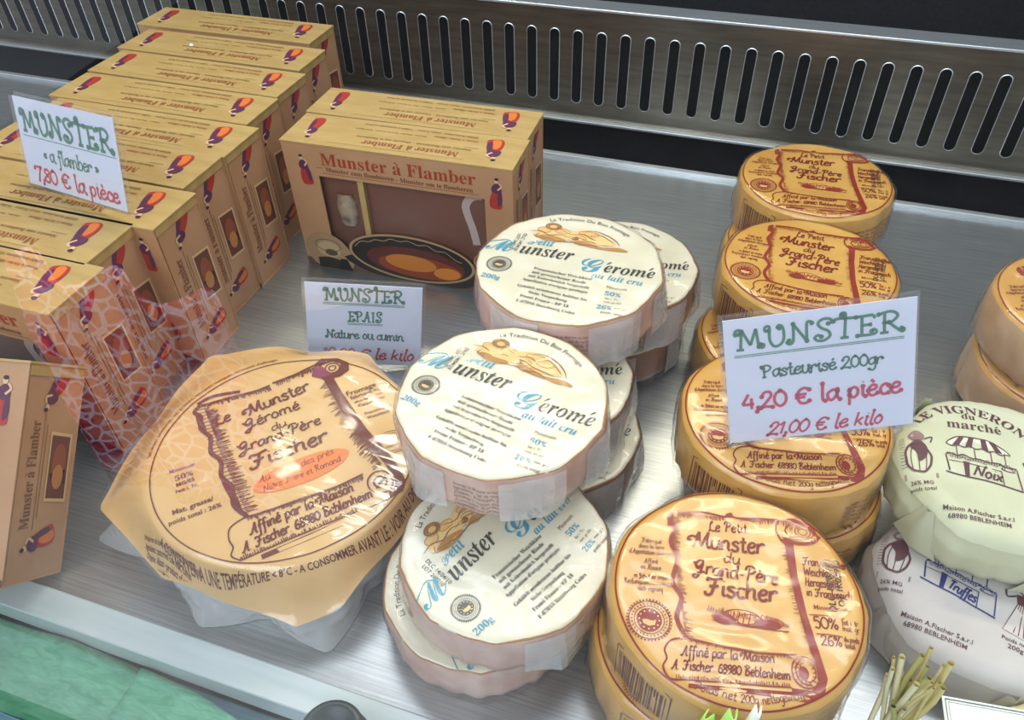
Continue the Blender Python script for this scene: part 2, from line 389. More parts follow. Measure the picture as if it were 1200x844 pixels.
    def dot(s, c, r, col, layer=1, n=8):
        s.add([(c[0]+r*math.cos(2*math.pi*i/n), c[1]+r*math.sin(2*math.pi*i/n)) for i in range(n)], [tuple(range(n))], col, layer)
    def build(s, name, fn, parent=None, eps=.0003, scale=.001):
        """fn(x, y, lift) -> 3D point, all in metres"""
        mb = MB()
        for v, f, col, layer in s.items:
            e = eps+layer*.00005
            mb.add([fn(x*scale, y*scale, e) for x, y in v], f, ink(col))
        return mb.build(name, parent)
def xh_of(sy): return sy*10

# ------------------------------------------------------------------ label designs
MAR = '#8c2a1c'; BRN = '#5a3326'; TEAL = '#2b8fae'; BLK = '#2a2622'; GLD = '#b98338'
def seal(P, c, r, col, inner=None, layer=1):
    inner = inner or col
    for i in range(40):
        a = 2*math.pi*i/40
        P.stroke([(c[0]+r*.93*math.cos(a), c[1]+r*.93*math.sin(a)), (c[0]+r*1.02*math.cos(a), c[1]+r*1.02*math.sin(a))], r*.07, col, layer, sm=False)
    P.ring(c, r*.9, r*.9, r*.05, col, layer); P.ring(c, r*.66, r*.66, r*.035, col, layer)
    for i in range(30):
        a = 2*math.pi*i/30
        P.stroke([(c[0]+r*.73*math.cos(a), c[1]+r*.73*math.sin(a)), (c[0]+r*.81*math.cos(a+.05), c[1]+r*.81*math.sin(a+.05))], r*.05, col, layer, sm=False)
    P.disc(c, r*.56, r*.56, inner, layer, 28)
    for i in range(12):
        a = 2*math.pi*i/12; P.dot((c[0]+r*.44*math.cos(a), c[1]+r*.44*math.sin(a)), r*.04, '#e8c98a', layer+1, 5)
    P.poly([(c[0]+r*x, c[1]+r*y) for x, y in ((-.3, -.02), (-.1, .02), (.1, -.04), (.3, 0), (.26, -.22), (0, -.3), (-.26, -.2))], '#d9b070', layer+1)

def hatch(P, a, b, n, l0, l1, w, col, ang, rnd, layer=1):
    for i in range(n):
        t = (i+rnd.random()*.5)/n; x = a[0]+(b[0]-a[0])*t; y = a[1]+(b[1]-a[1])*t
        l = l0+(l1-l0)*rnd.random(); aa = ang+rnd.uniform(-.12, .12)
        P.stroke([(x, y), (x+l*math.cos(aa), y+l*math.sin(aa))], w, col, layer, sm=False)

def label_yellow():
    P = Print(); r = random.Random(3)
    P.ring((0, 0), 55, 55, .8, MAR, 1, 128)
    # parchment scroll
    P.stroke([(-27, 40), (-14, 41.5), (-4, 40), (-1, 42.6), (1, 40.2), (12, 41), (24, 41.5), (31, 43.5)], 1.3, MAR)
    P.disc((-2, 41), 1.6, 1.4, MAR, 1, 12)
    for a, b in (((-27, 40), (-4, 39.6)), ((3, 40.3), (30, 42))):
        hatch(P, a, b, 46, 1.2, 3.4, .28, MAR, -1.5, r)
    P.stroke([(-28.5, 39.5), (-31, 36), (-28, 30), (-30, 22), (-27, 12), (-29, 0), (-25, -8), (-27, -18), (-23, -27)], 2.2, MAR)
    P.stroke([(-30, 38), (-30.5, 31)], 2.6, MAR, sm=False)
    for a, b, l in (((-29, 37), (-29, 20), 4.5), ((-28, 20), (-27, 0), 3.4), ((-27, 0), (-23, -27), 4.2)):
        hatch(P, a, b, 44, .8, l, .26, MAR, -.15, r)
    # upper curl
    P.stroke([(22, 42), (20, 36), (22, 30), (25, 27)], 1.0, MAR)
    P.poly([(28, 43.4), (34, 42.6), (38.5, 38.5), (39.6, 34.6), (38, 34), (36, 37.5), (32.5, 40.4), (28, 41)], MAR)
    P.stroke([(23, 30), (30, 28.8), (37, 30.5), (40.3, 34.5)], 1.9, MAR)
    P.stroke([(22.5, 31.5), (29, 30.6), (35.5, 32.4), (38.6, 36.4)], .5, MAR)
    P.stroke([(27, 39.5), (24.5, 36), (26, 32.5), (30.5, 32.2)], .7, MAR)
    P.ring((32.6, 35.6), 3.6, 3.2, .5, MAR); P.ring((32.6, 35.6), 2.1, 1.8, .4, MAR)
    hatch(P, (24, 41), (33, 40.6), 16, 2, 6, .3, MAR, -1.75, r)
    P.poly([(22.5, 30.5), (26.5, 29), (27.5, 24), (25, 22), (23.8, 26)], MAR)
    # right strip, hanging down to the lower roll
    P.poly([(23.6, 29), (27.6, 28), (28, 12), (30, -8), (33.4, -26), (35.2, -37), (33.2, -44), (29, -46.5), (20, -45.6), (20, -43.2), (28, -43.4), (31, -40), (31.2, -34), (29, -22), (26.4, -6), (24.6, 10)], MAR)
    hatch(P, (25, 26), (28, -8), 50, 1, 4.2, .28, MAR, math.pi+.2, r); hatch(P, (28, -8), (32, -34), 30, .6, 2.6, .28, MAR, math.pi+.1, r)
    # lower roll
    P.stroke([(-23, -27), (-10, -28.5), (8, -29.5), (24, -28)], 1.0, MAR)
    P.stroke([(-23, -27), (-29, -28.5), (-32, -33), (-31, -37), (-32.5, -41), (-30, -45.5), (-26, -46)], .8, MAR)
    hatch(P, (-22, -27.5), (24, -29), 66, .8, 2.2, .3, MAR, -1.5, r)
    P.stroke([(-27, -46), (-10, -45), (10, -43.8), (20, -43)], .55, MAR); hatch(P, (-27, -45.9), (20, -43.2), 66, .8, 2.3, .34, MAR, 1.6, r)
    P.poly([(-22, -47.2), (0, -46.2), (22, -44.8), (30, -46.5), (26, -48.4), (5, -48), (-22, -49)], MAR)
    P.ring((26.5, -35.5), 5.6, 7, .7, MAR); P.stroke([(26, -29), (22.5, -34), (24, -40), (28, -41)], .7, MAR)
    P.disc((25.6, -36), 2.2, 3.2, MAR, 1, 14); P.ring((27.4, -35), 3.2, 4.6, .45, MAR)
    for i in range(14):
        a = i*.45; P.stroke([(26.5+3*math.cos(a), -35.5+4*math.sin(a)), (26.5+5.3*math.cos(a+.2), -35.5+6.5*math.sin(a+.2))], .4, MAR, sm=False)
    # lettering
    P.hand('Le Petit', (-12, 30.6), (6.5, 32), xh=3.3, w=.24, slant=.12)
    P.hand('Munster', (-21, 20.5), (13.5, 21), xh=5.4, w=.24, slant=.12)
    P.hand('du', (-5.5, 13.8), (2, 13.8), xh=3.6, w=.2, slant=.12)
    P.hand('Grand-Père', (-20, 6), (18.5, 5), xh=4.6, w=.24, slant=.12)
    P.hand('Fischer', (-14.5, -4.6), (17.5, -4), xh=5.4, w=.27, slant=.12)
    P.disc((4, -14.5), 16, 3.4, '#b5623f', 0, 30, .02)
    P.disc((3, -13.6), 8.5, 3.6, '#dba562', 1, 24, .05); P.ring((1.5, -13.6), 8, 3.4, .5, MAR, 2, 40)
    P.disc((-6, -15.6), 5, 2.6, MAR, 2, 16); P.disc((12.5, -15.6), 6, 2.4, MAR, 2, 16); P.ring((5, -14.8), 6, 2.8, .5, MAR, 3, 30)
    for i in range(9): P.stroke([(-8+i*2.4, -17.4), (-6.6+i*2.4, -11.2)], .45, MAR, 3, sm=False)
    hatch(P, (-14, -13), (22, -16), 60, 1, 3.6, .3, MAR, 1.45, r, 2); hatch(P, (-12, -17), (20, -18), 50, 1, 3.6, .3, MAR, .05, r, 2)
    P.hand('Affiné par la Maison', (-25, -35.2), (14, -33.2), xh=2.7, w=.24, slant=.15)
    P.hand('A. Fischer. 68980 Beblenheim', (-29, -41.6), (20, -39.8), xh=2.6, w=.24, slant=.15)
    P.hand('Poids net 200g  nettogewicht', (0, 2), xh=2.3, w=.17, slant=.1, align='c', bend=(-math.pi/2, -54.4)) if False else None
    for t, x0, x1, y0, y1 in (('Poids net', -20, -3, -50.6, -53.2), ('200g', -1, 6, -53.4, -53.2), ('nettogewicht', 8, 25, -53, -48.4)):
        P.hand(t, (x0, y0+1.2), (x1, y1+1.2), xh=2.2, w=.16, slant=.1)
    for i, (t, w_) in enumerate((('Fabriqué', 12), ('dans la zone', 15), ("d'Appellation d'origine", 26), ('Affiné', 8), ('en Alsace', 12), ('Im Gebiet zur ersten', 20), ('Reifungszeit mindestens', 30), ('nach Ursprung', 14))):
        y = 19.5-i*3.3-(1.5 if i > 2 else 0)-(1.5 if i > 4 else 0); P.hand(t.replace('q', 'g'), (-39-w_/2*.8, y), (-39+w_/2*.8, y+.4), xh=1.5, w=.2)
    seal(P, (-39, -20.5), 10, MAR)
    for i, t in enumerate(('Französischer', 'Weichkäse', 'Hergestellt', 'in Frankreich')):
        P.hand(t, (31, 17.5-i*5.3), (51 if i in (0, 3) else 46, 18-i*5.3), xh=2.5, w=.22, slant=.12)
    P.text('Minimum de', (33.5, -4.8), (49, -4.2), col=MAR, bold=.01)
    P.hand('50%', (32.6, -14), (43, -13.6), xh=3.6, w=.2); P.hand('26%', (34.6, -22), (43.4, -21.6), xh=3, w=.2)
    for i, t in enumerate(('fat i. tr.', 'mat. gr.')): P.hand(t, (44.5, -11-i*3), (52, -11-i*3), xh=1.5, w=.2)
    for i, t in enumerate(('du poids', 'total')): P.hand(t, (44.4, -19-i*3), (50.6-i*2, -19-i*3), xh=1.5, w=.2)
    P.stroke([(31, -8), (38, -7.4), (46, -8)], .4, MAR); P.stroke([(33, -17), (38, -16.6), (44, -17)], .4, MAR)
    P.text('DLC 18/03/10', (43.4, -5), (43.8, 22), col='#2f2a26', bold=.01, h=.95)
    P.text('LOT 1K0Z910', (47.4, -4), (47.8, 22), col='#2f2a26', bold=.01, h=.95)
    return P

def figure_angels(P, col, col2):
    """reclining figures in gold-brown line work"""
    P.poly([(-30,27),(-26,34),(-18,38),(-8,36),(2,39),(12,37),(21,32),(24,27),(16,25),(6,24),(-4,26),(-14,24),(-22,23)], '#e3bd7c', 0, True)
    for c, a, b in (((-19,37.5),5.4,3.8),((-24,33),4.4,3),((-12,34),5,2.6),((5,35),6.5,2.6),((12,32.5),5,3),((0,29),4.4,2.6)):
        P.disc(c, a, b, '#dcae66', 1, 20, .2)
        P.ring(c, a, b, .5, col, 2, 30, .03)
    for k in range(16):
        a = k*.4; P.stroke([(-19+2.6*math.cos(a), 37.5+2*math.sin(a)), (-19+4.6*math.cos(a+.5), 38+3.2*math.sin(a+.5)), (-19+5.2*math.cos(a+.9), 37.8+3.6*math.sin(a+.9))], .8, col2, 3)
    for pts in ([(-33,30),(-26,31),(-20,28),(-12,30),(-4,27)],[(-30,26),(-22,25),(-12,23),(-2,24),(8,22)],[(-14,36),(-6,32),(2,34),(8,30),(16,29)],[(2,38),(10,39),(18,36),(24,31),(27,26)],[(8,37),(14,35),(20,31),(23,28)],[(-10,28),(-2,30),(6,27),(14,26),(20,25)],[(-26,29),(-28,25),(-20,23)],[(-6,26),(2,22),(10,24),(18,21),(27,22)]):
        P.stroke(pts, .75, col2, 3, taper=True)
    P.poly([(-27,26),(-18,28),(-8,25),(-12,22),(-22,22)], col, 2, True)
    P.poly([(-3,25),(4,26.5),(14,23),(26,24.5),(33,21.5),(24,20.5),(10,21),(2,22.5)], col, 2, True)
    P.disc((-2.5, 28), 2.6, 1.9, col2, 3, 14)
    P.poly([(10,28),(17,30),(20,27),(14,25.5)], '#e8c88f', 3, True)

def label_cream():
    P = Print()
    P.text('La Tradition Du Bon Fromage', (0, 0), size=4.6, style=None, align='c', col='#5b4d3c', bold=.004, bend=(math.pi*.47, 48.5), h=1.05)
    figure_angels(P, '#b07a33', '#8d5a22')
    P.text('M', (-56, 4), size=19, style='script', col=TEAL); P.stroke([(-56, 12), (-50, 15), (-44, 17), (-40, 13)], .6, TEAL)
    P.text('unster', (-33.5, 4.5), (1, 4.5), style='bi', col=BLK, h=1.25)
    P.text('P', (-31, 15.5), size=8, style='script', col=TEAL); P.text('etit', (-24.6, 16), (-14, 16), style='bi', col=TEAL, h=1.2)
    P.text('G', (7, -4.5), size=22, style='script', col=TEAL)
    P.text('éromé', (22, -2.6), (53, -1.4), style='bi', col=BLK, h=1.2)
    P.text('au lait cru', (16, -10), (47, -10.5), style='bi', col=TEAL, h=1.05)
    seal(P, (-42, -10), 8, '#3a352e')
    P.text('200g', (-49.5, -25), (-37.5, -26), style='serif', col=TEAL)
    for t, x0, x1, y0, y1 in (('Französischer Weichkäse', -20, 17, -10.4, -12.8), ('mit gewaschener Rinde', -20, 14, -14.6, -17), ('mit Kuhrohmilch hergestellt', -21, 17, -18.8, -21.4), ("Appellation d'origine protégée", -24, 17, -23, -25.6), ('Gekühlt mindestens haltbar bis', -25, 18, -29.6, -32.6), ('Siehe Verpackung', -17, 7, -34.4, -36.6), ('Fromi France - BP 18', -21, 9, -38.8, -41.2), ('F-67016 Strasbourg Cedex', -22, 14, -43.6, -46.2)):
        P.text(t, (x0, y0), (x1, y1), col=BLK, style='serif', h=1.1)
    P.text('Minimum', (27, -18), (39, -17.6), col='#6b5a48', h=1.2); P.text('50%', (27, -24.6), (36.5, -24.4), style='serif', col=TEAL)
    P.text('fat i. Tr.', (28, -28.2), (36, -28), col='#6b5a48'); P.text('mat. gr./ES', (28, -31.4), (38, -31.2), col='#6b5a48')
    P.text('26%', (25, -37.6), (33.6, -37.4), style='serif', col=TEAL); P.text('mat. gr./', (35, -36), (43, -36), col='#6b5a48', bold=.01); P.text('poids total', (28, -41), (40, -41), col='#6b5a48', bold=.01)
    P.text('DLC 14/04/10', (-36, 26), (-37.6, 6), col='#3a3430', bold=.006); P.text('LOT 260210', (-39.6, 25), (-41, 8), col='#3a3430', bold=.006)
    return P

def label_big():
    P = Print(); r = random.Random(9); B = '#6e2a1c'
    P.ring((0, 0), 76, 76, .7, B, 1, 128); 
    # ring texts (bent along the circle)
    P.text("A CONSERVER A UNE TEMPÉRATURE < 8°C - A CONSOMMER AVANT LE : VOIR AU DOS - COAGNEY EMBALLAGES", (0, 0), size=4.4, align='c', col=B, bold=.015, bend=(R_(-103), -80.6)) if False else None
    bend_low(P, "A CONSERVER A UNE TEMPÉRATURE < 8°C - A CONSOMMER AVANT LE : VOIR AU DOS - COMPAGNIE LANDESTEINI HALTBAR BIS :", 82, R_(-160), R_(14), B)
    P.text("lait entier pasteurisé, sel, présure, ferments lactiques, ferments d'affinage.", (0, 0), size=3.6, align='c', col=B, bold=.01, bend=(R_(118), 79))
    S = .92
    def q(pts): return [(x*S+4, y*S-1) for x, y in pts]
    P.stroke([(-40,61),(-30,64),(-14,60),(-4,63),(2,60),(6,64),(20,62),(34,64)][:3], 2.4, B)
    P.stroke([(-38,59),(-22,58),(-6,56),(4,57)], 1.6, B); P.stroke([(6,58),(20,59),(32,62),(44,62)], 1.6, B)
    hatch(P, (-40, 60), (4, 56), 60, 2, 5, .5, B, -1.4, r); hatch(P, (8, 58), (36, 61), 40, 2, 5, .5, B, -1.6, r)
    P.stroke([(-39,59),(-43,55),(-40,49),(-42,40),(-38,30),(-40,18),(-36,8),(-38,-4),(-34,-14),(-36,-26),(-31,-37)], 2.6, B); P.stroke([(-42,54),(-41,42),(-40,33)], 3.6, B, taper=True); P.stroke([(-38,-2),(-36,-14),(-33,-34)], 4, B, taper=True)
    for yy in range(-34, 58, 3): P.stroke([(-43+(58-yy)*.1, yy), (-34+(58-yy)*.1, yy-.8)], .5, B, sm=False)
    for a, b in (((-37, 55), (-35, 25)), ((-36, 25), (-31, -34))): hatch(P, a, b, 60, 2, 8, .45, B, -.1, r)
    P.poly([(33,62),(40,66),(50,62),(55,54),(53,47),(46,44),(36,46),(34,50),(42,49),(48,51),(50,56),(46,60),(38,60)], B)
    P.poly([(33,60),(38,60),(42,49),(34,49),(30,53)], '#8b3a55', 1)
    P.ring((44, 54), 4.6, 4.6, .9, B, 2); P.ring((44, 54), 2.2, 2.2, .8, B, 2)
    P.poly([(36,47),(42,45),(43,30),(45,12),(47,-6),(51,-24),(54,-42),(54,-54),(50,-60),(42,-61),(43,-56),(48,-54),(49,-48),(47,-34),(43,-18),(40,-4),(38,14),(37,32)], B)
    hatch(P, (37, 44), (40, -4), 46, 1, 7, .45, B, math.pi+.15, r); hatch(P, (41, -4), (46, -36), 40, 2, 8, .5, B, math.pi+.5, r)
    P.stroke([(-33,-37),(-15,-39),(10,-40),(34,-38)], 1.2, B); P.stroke([(-33,-37),(-41,-40),(-43,-47),(-42,-53),(-44,-58),(-40,-63)], .8, B)
    hatch(P, (-31, -38), (34, -39), 80, 1, 4, .5, B, -1.5, r)
    P.stroke([(-40,-63),(-10,-62),(22,-62)], .7, B); hatch(P, (-40, -63), (24, -62), 70, 1, 3.6, .5, B, 1.6, r)
    P.poly([(-30,-64.5),(0,-63.6),(40,-61),(50,-62),(46,-65),(10,-67),(-30,-67.5)], B)
    P.ring((41, -48), 7, 8, 1, B); P.ring((41, -48), 3.5, 4, 1.2, B); hatch(P, (37, -52), (46, -46), 16, 1, 5, .6, B, 1, r)
    P.hand('Le', (-34, 38), (-24, 38.5), xh=5, w=.26, slant=.1, col=B); P.hand('Munster', (-15, 36), (26, 42), xh=5.6, w=.26, slant=.1, col=B)
    P.hand('Géromé', (-19, 25.5), (16, 28.5), xh=4.7, w=.25, slant=.1, col=B); P.hand('du', (-4, 17.6), (5, 18.4), xh=3.4, w=.22, slant=.1, col=B)
    P.hand('Grand-Père', (-26, 8.5), (24, 10.5), xh=4.6, w=.26, slant=.1, col=B); P.hand('Fischer', (-22, -6.5), (24, -4.5), xh=6.4, w=.27, slant=.1, col=B)
    P.disc((4, -19.5), 28, 9.4, '#f0823c', 0, 40, .05)
    P.hand('Au cumin des prés', (-20, -18), (24, -15.5), xh=2.7, w=.2, slant=.15, col='#7a3a1c'); P.hand('Notre Frère et Romand', (-19, -25.5), (26, -23), xh=2.7, w=.2, slant=.15, col='#7a3a1c')
    P.hand('Affiné par la Maison', (-32, -49.5), (26, -47), xh=4.2, w=.27, slant=.15, col=B); P.hand('A. Fischer. 68980 Beblenheim', (-38, -59), (34, -56), xh=4, w=.27, slant=.15, col=B)
    P.text('Minimum', (-64, 12), (-50, 12), col='#9c4a86', bold=.01); P.text('50%', (-62, 5), (-52, 5), style='serif', col=B)
    P.text('MG/ES', (-62, .5), (-52, .5), col=B, bold=.02); P.text('Fett i. Tr.', (-63, -4), (-51, -4), col=B, bold=.02)
    P.text('Mat. grasse/', (-67, -18), (-45, -18), col=B, bold=.02); P.text('poids total : 26%', (-70, -24), (-42, -24), col=B, bold=.02)
    for i, t in enumerate(('Fromage', 'fabriqué et', 'affiné dans la zone', "d'appellation")): P.text(t, (45+i, 25-i*4), (64+i*.5, 25-i*4), col=B, bold=.01, h=1.1)
    for i, t in enumerate(('Französischer', 'Weichkäse')): P.text(t, (50, 5-i*4), (67-i*3, 5-i*4), col=B, bold=.01, h=1.1)
    P.ring((57, -23), 11, 8.5, .5, B, 1, 50); P.ring((57, -23), 9, 6.6, .4, B, 1, 50)
    P.text("APPELLATION", (50, -22.2), (64, -22.2), col=B, bold=.02); P.text("D'ORIGINE", (52, -26.4), (62, -26.4), col=B, bold=.02)
    return P
def bend_low(P, t, Rr, a0, a1, col):
    v, f, w = text_mesh(t, None, .015)
    L = Rr*(a1-a0); sc = L/w; out = []
    for x, y in v:
        th = a0+x*sc/Rr; r = Rr+.8-y*sc*.85
        out.append((r*math.cos(th), r*math.sin(th)))
    P.add(out, f, col, 1)

VC = '#5c3a40'
def label_market(word, wcol, dark):
    P = Print(); c = dark
    vx = -15
    P.text('LE VIGNERON', (vx, 0), size=8.6, align='c', style='serif', col=c, bend=(math.pi/2, 34.5), h=1.05) if word == 'Noix' else P.text('LE VIGNERON', (vx, 0), size=8.6, align='c', style='serif', col=c, bend=(math.pi/2, 34.5), h=1.05)
    P.text('du', (vx-3.5, 30), (vx+3.5, 30), style='serif', col=c); P.text('marché', (-27, 22), (1, 22), style='serif', col=c)
    # market stall
    o = (-29, 10)
    def s(pts, w=.5, tp=False): P.stroke([(o[0]+x, o[1]+y) for x, y in pts], w, wcol, 1, taper=tp)
    P.poly([(o[0]+x, o[1]+y) for x, y in ((0,0),(7,5),(22,5),(32,-2),(30,-3.4),(20,-2),(10,-1.2),(2,-1.6))], '#dedac6', 0)
    s([(0,-.5),(3,3),(7,5.4),(15,5.8),(22,5.2),(28,1.6),(32,-2.5)], .6)
    s([(0,-.8),(3,-2.2),(6,-1),(9,-2.2),(12,-1),(15,-2.4),(18,-1.4),(21,-3),(24,-2),(27,-3.8),(30,-2.8),(32,-3)], .6)
    for a, b in (((7,5),(3,-1.4)),((12,5.4),(9.6,-1.4)),((18,5.2),(18,-2)),((22,4.6),(25,-2.4))):
        P.poly([(o[0]+a[0], o[1]+a[1]), (o[0]+a[0]+2.6, o[1]+a[1]), (o[0]+b[0]+3.2, o[1]+b[1]-.4), (o[0]+b[0], o[1]+b[1])], wcol, 1)
    for x in (5, 14, 22, 29): s([(x,-2),(x,-10)], .5)
    s([(-1,-9),(1,-7.6),(5,-8.6),(8,-7.2),(12,-9),(16,-9),(20,-10.4),(25,-10),(29,-11.5),(34,-11.4)], .7)
    for i in range(26):
        x = .5+i*1.28; P.ring((o[0]+x, o[1]-9-.1*x+random.Random(i).uniform(-1, 1.4)), .8, .7, .3, wcol, 1, 10)
    s([(-1,-9.5),(0,-20)], .8); s([(34,-12),(34.5,-26)], .6); s([(-2,-21),(6,-22.4),(16,-23),(26,-25),(35,-27)], .9)
    P.poly([(o[0]+x, o[1]+y) for x, y in ((7.5,-12),(10.5,-12.4),(9.6,-22.6),(7.4,-22.4))], wcol, 1)
    s([(10,-13),(26,-15)], .5); s([(26,-15),(26,-24.5)], .5); s([(0,-13),(7.5,-13)], .4)
    s([(26,-13),(29,-14),(33,-14)], .5)
    P.hand(word, (o[0]+11.5, o[1]-20.5), (o[0]+25, o[1]-22.4), xh=4.2 if word == 'Noix' else 3.6, w=.26, slant=.15, col=wcol)
    P.text('Maison A.Fischer S.a.r.l', (-35, -37), (-2, -38), col=c, bold=.01, h=1.1); P.text('68980 BEBLENHEIM', (-33, -41.4), (-4, -42.2), col=c, bold=.01, h=1.1)
    # vintner with a barrel, at left
    b = (-44, -4)
    P.ring(b, 6.4, 10, 1.2, c, 1, 40, .02)
    for x in (-3, 0, 3): P.stroke([(b[0]+x, b[1]-9), (b[0]+x*1.3, b[1]), (b[0]+x, b[1]+6)], .5, c)
    P.poly([(b[0]-4, b[1]+8), (b[0]+1, b[1]+13), (b[0]+5, b[1]+8), (b[0]+4, b[1]+1), (b[0], b[1]-3), (b[0]-1, b[1]+3)], c, 1, True)
    P.poly([(b[0]-4, b[1]+16), (b[0], b[1]+20), (b[0]+4, b[1]+17), (b[0]+3, b[1]+13), (b[0]-2, b[1]+12)], '#8a6a68', 1, True)
    P.stroke([(b[0]+4, b[1]+14), (b[0]+8, b[1]+16), (b[0]+7, b[1]+12)], .8, c)
    P.poly([(b[0]-8, b[1]-11), (b[0]+9, b[1]-9.6), (b[0]+9, b[1]-13), (b[0]-8, b[1]-14.4)], '#8f7a76', 1)
    for i in range(12): P.stroke([(b[0]-9, b[1]+14-i*1.9), (b[0]-6, b[1]+14.3-i*1.9)], .3, c, sm=False)
    P.text('26% MG', (b[0]-5, -22), (b[0]+6, -21.6), col=c, bold=.01); P.text('poids total', (b[0]-6, -25.8), (b[0]+7, -25.4), col=c, bold=.01)
    # woman in a striped skirt, at right
    w = (17, -6)
    P.poly([(w[0]-7, w[1]-15), (w[0]-2, w[1]+3), (w[0]+4, w[1]+3), (w[0]+10, w[1]-14), (w[0]+2, w[1]-17)], '#c9bdb6', 1)
    for k in range(8): P.stroke([(w[0]-2+k*.9, w[1]+3), (w[0]-7+k*2.3, w[1]-15-.3*k)], .45, c)
    P.poly([(w[0]-3, w[1]+9), (w[0]+4, w[1]+10), (w[0]+4, w[1]+3), (w[0]-2, w[1]+3)], c, 1)
    P.ring((w[0]+1, w[1]+12.5), 2.4, 2.8, .6, c, 1, 20); P.stroke([(w[0]-3, w[1]+8), (w[0]-7, w[1]+6), (w[0]-8, w[1]+10)], .9, c)
    P.text('Poids net', (w[0]-7, -27), (w[0]+5, -27), col=c, bold=.01); P.text('200g', (w[0]-4, -31), (w[0]+3, -31), col=c, bold=.01)
    return P

# ------------------------------------------------------------------ surfaces of a wrapped cheese
def fbm(x, y, z, f): return noise.noise(Vector((x*f, y*f, z*f)))
class Shape:
    def __init__(s, R, H, seed, facets=0, facet=.0, top_amp=.0005, edge=.006, bulge=.02, pleat=.0012, dome=.0):
        s.R, s.H, s.seed, s.facets, s.facet, s.ta, s.e, s.b, s.pl, s.dome = R, H, seed, facets, facet, top_amp, edge, bulge, pleat, dome
    def top(s, x, y):
        r2 = (x*x+y*y)/(s.R*s.R)
        return s.H + s.ta*(fbm(x, y, s.seed*3.1, 34)+.4*fbm(x, y, s.seed*1.7+5, 80)) - s.dome*r2*r2
    def rad(s, th, z):
        t = z/s.H
        r = s.R*(1+s.b*math.sin(math.pi*min(max(t, 0), 1)))
        if s.facets:
            a = (th*s.facets/(2*math.pi)) % 1
            r *= 1+s.facet*(abs(a-.5)*2)**2-s.facet*.33
        r += s.pl*(1-t*.7)*(noise.noise(Vector((math.cos(th)*7, math.sin(th)*7, z*26+s.seed)))+.5*noise.noise(Vector((math.cos(th)*19, math.sin(th)*19, z*40+s.seed))))
        return r
    def rows(s, off=0, n=96, nr=26, ns=7, film=False, wr=0, flare=0.0, flr=()):
        rows = []
        def jig(x, y, z, th):
            if not film: return (x, y, z)
            q = wr*(abs(fbm(x, y, z+s.seed, 46))*1.6-.35+.4*fbm(x, y, z+9+s.seed, 120))
            return q
        def pt(th, r, z, nx, nz):
            x, y = r*math.cos(th), r*math.sin(th)
            o = off
            if film: o += max(-off*.6, jig(x, y, z, th))
            return ((r+o*nx)*math.cos(th), (r+o*nx)*math.sin(th), z+o*nz)
        for k in range(1, nr+1):
            rr = k/nr; row = []
            for j in range(n):
                th = 2*math.pi*j/n; r = (s.rad(th, s.H)-s.e)*rr
                row.append(pt(th, r, s.top(r*math.cos(th), r*math.sin(th)), 0, 1))
            rows.append(row)
        for k in range(1, 5):
            a = k/4*math.pi/2; row = []
            for j in range(n):
                th = 2*math.pi*j/n; r0 = s.rad(th, s.H)-s.e; r = r0+s.e*math.sin(a)
                zt = s.top(r0*math.cos(th), r0*math.sin(th)); z = zt-s.e*(1-math.cos(a))
                row.append(pt(th, r, z, math.sin(a), math.cos(a)))
            rows.append(row)
        for k in range(1, ns+1):
            t = 1-k/ns; row = []
            for j in range(n):
                th = 2*math.pi*j/n; z = (s.H-s.e)*t; r = s.rad(th, z)
                if flare:
                    for fa, fw, fl in flr:
                        d = (th-fa+math.pi) % (2*math.pi)-math.pi
                        r += fl*max(0, 1-abs(d)/fw)*(1-t)**1.2
                if z < .004 and not film: r -= (.004-z)*.9
                z = max(z, .0004+off*.2)
                row.append(pt(th, r, z, 1, 0))
            rows.append(row)
        return rows
    def body(s, name, mtop, mside, parent):
        mb = MB(); rows = s.rows(); n = len(rows[0])
        c = [(0, 0, s.top(0, 0))]
        mb.add(c+rows[0], [(0, 1+j, 1+(j+1) % n) for j in range(n)], mtop, True)
        mb.grid(rows[:29], mtop); mb.grid(rows[28:], mside)
        bot = rows[-1]; mb.add([(0, 0, .0004)]+bot, [(0, 1+(j+1) % n, 1+j) for j in range(n)], mside)
        o = mb.build(name, parent)
        return o
    def film(s, mfilm, parent, off=.0011, wr=.0012, flr=((0.6, .35, .003), (2.4, .4, .002), (-2.0, .35, .003), (-.8, .3, .002)), name='plastic_wrap'):
        mb = MB(); rows = s.rows(off, n=120, nr=26, ns=7, film=True, wr=wr, flare=1, flr=flr); n = len(rows[0])
        mb.add([(0, 0, s.top(0, 0)+off)]+rows[0], [(0, 1+j, 1+(j+1) % n) for j in range(n)], mfilm, True)
        mb.grid(rows, mfilm)
        return mb.build(name, parent)
    def top_fn(s):
        def f(x, y, e):
            r = math.hypot(x, y); th = math.atan2(y, x); r0 = s.rad(th, s.H)-s.e
            if r <= r0: return (x, y, s.top(x, y)+e)
            a = min((r-r0)/s.e, 1.35)
            zt = s.top(r0*math.cos(th), r0*math.sin(th))
            if a > math.pi/2: a = math.pi/2
            rr = r0+(s.e+e)*math.sin(a); return (rr*math.cos(th), rr*math.sin(th), zt-s.e+(s.e+e)*math.cos(a))
        return f
    def side_fn(s):
        def f(x, y, e):      # x: arc length from angle 0 (counter-clockwise), y: height
            th = x/s.R; r = s.rad(th, y)+e*1.6
            return (r*math.cos(th), r*math.sin(th), y)
        return f

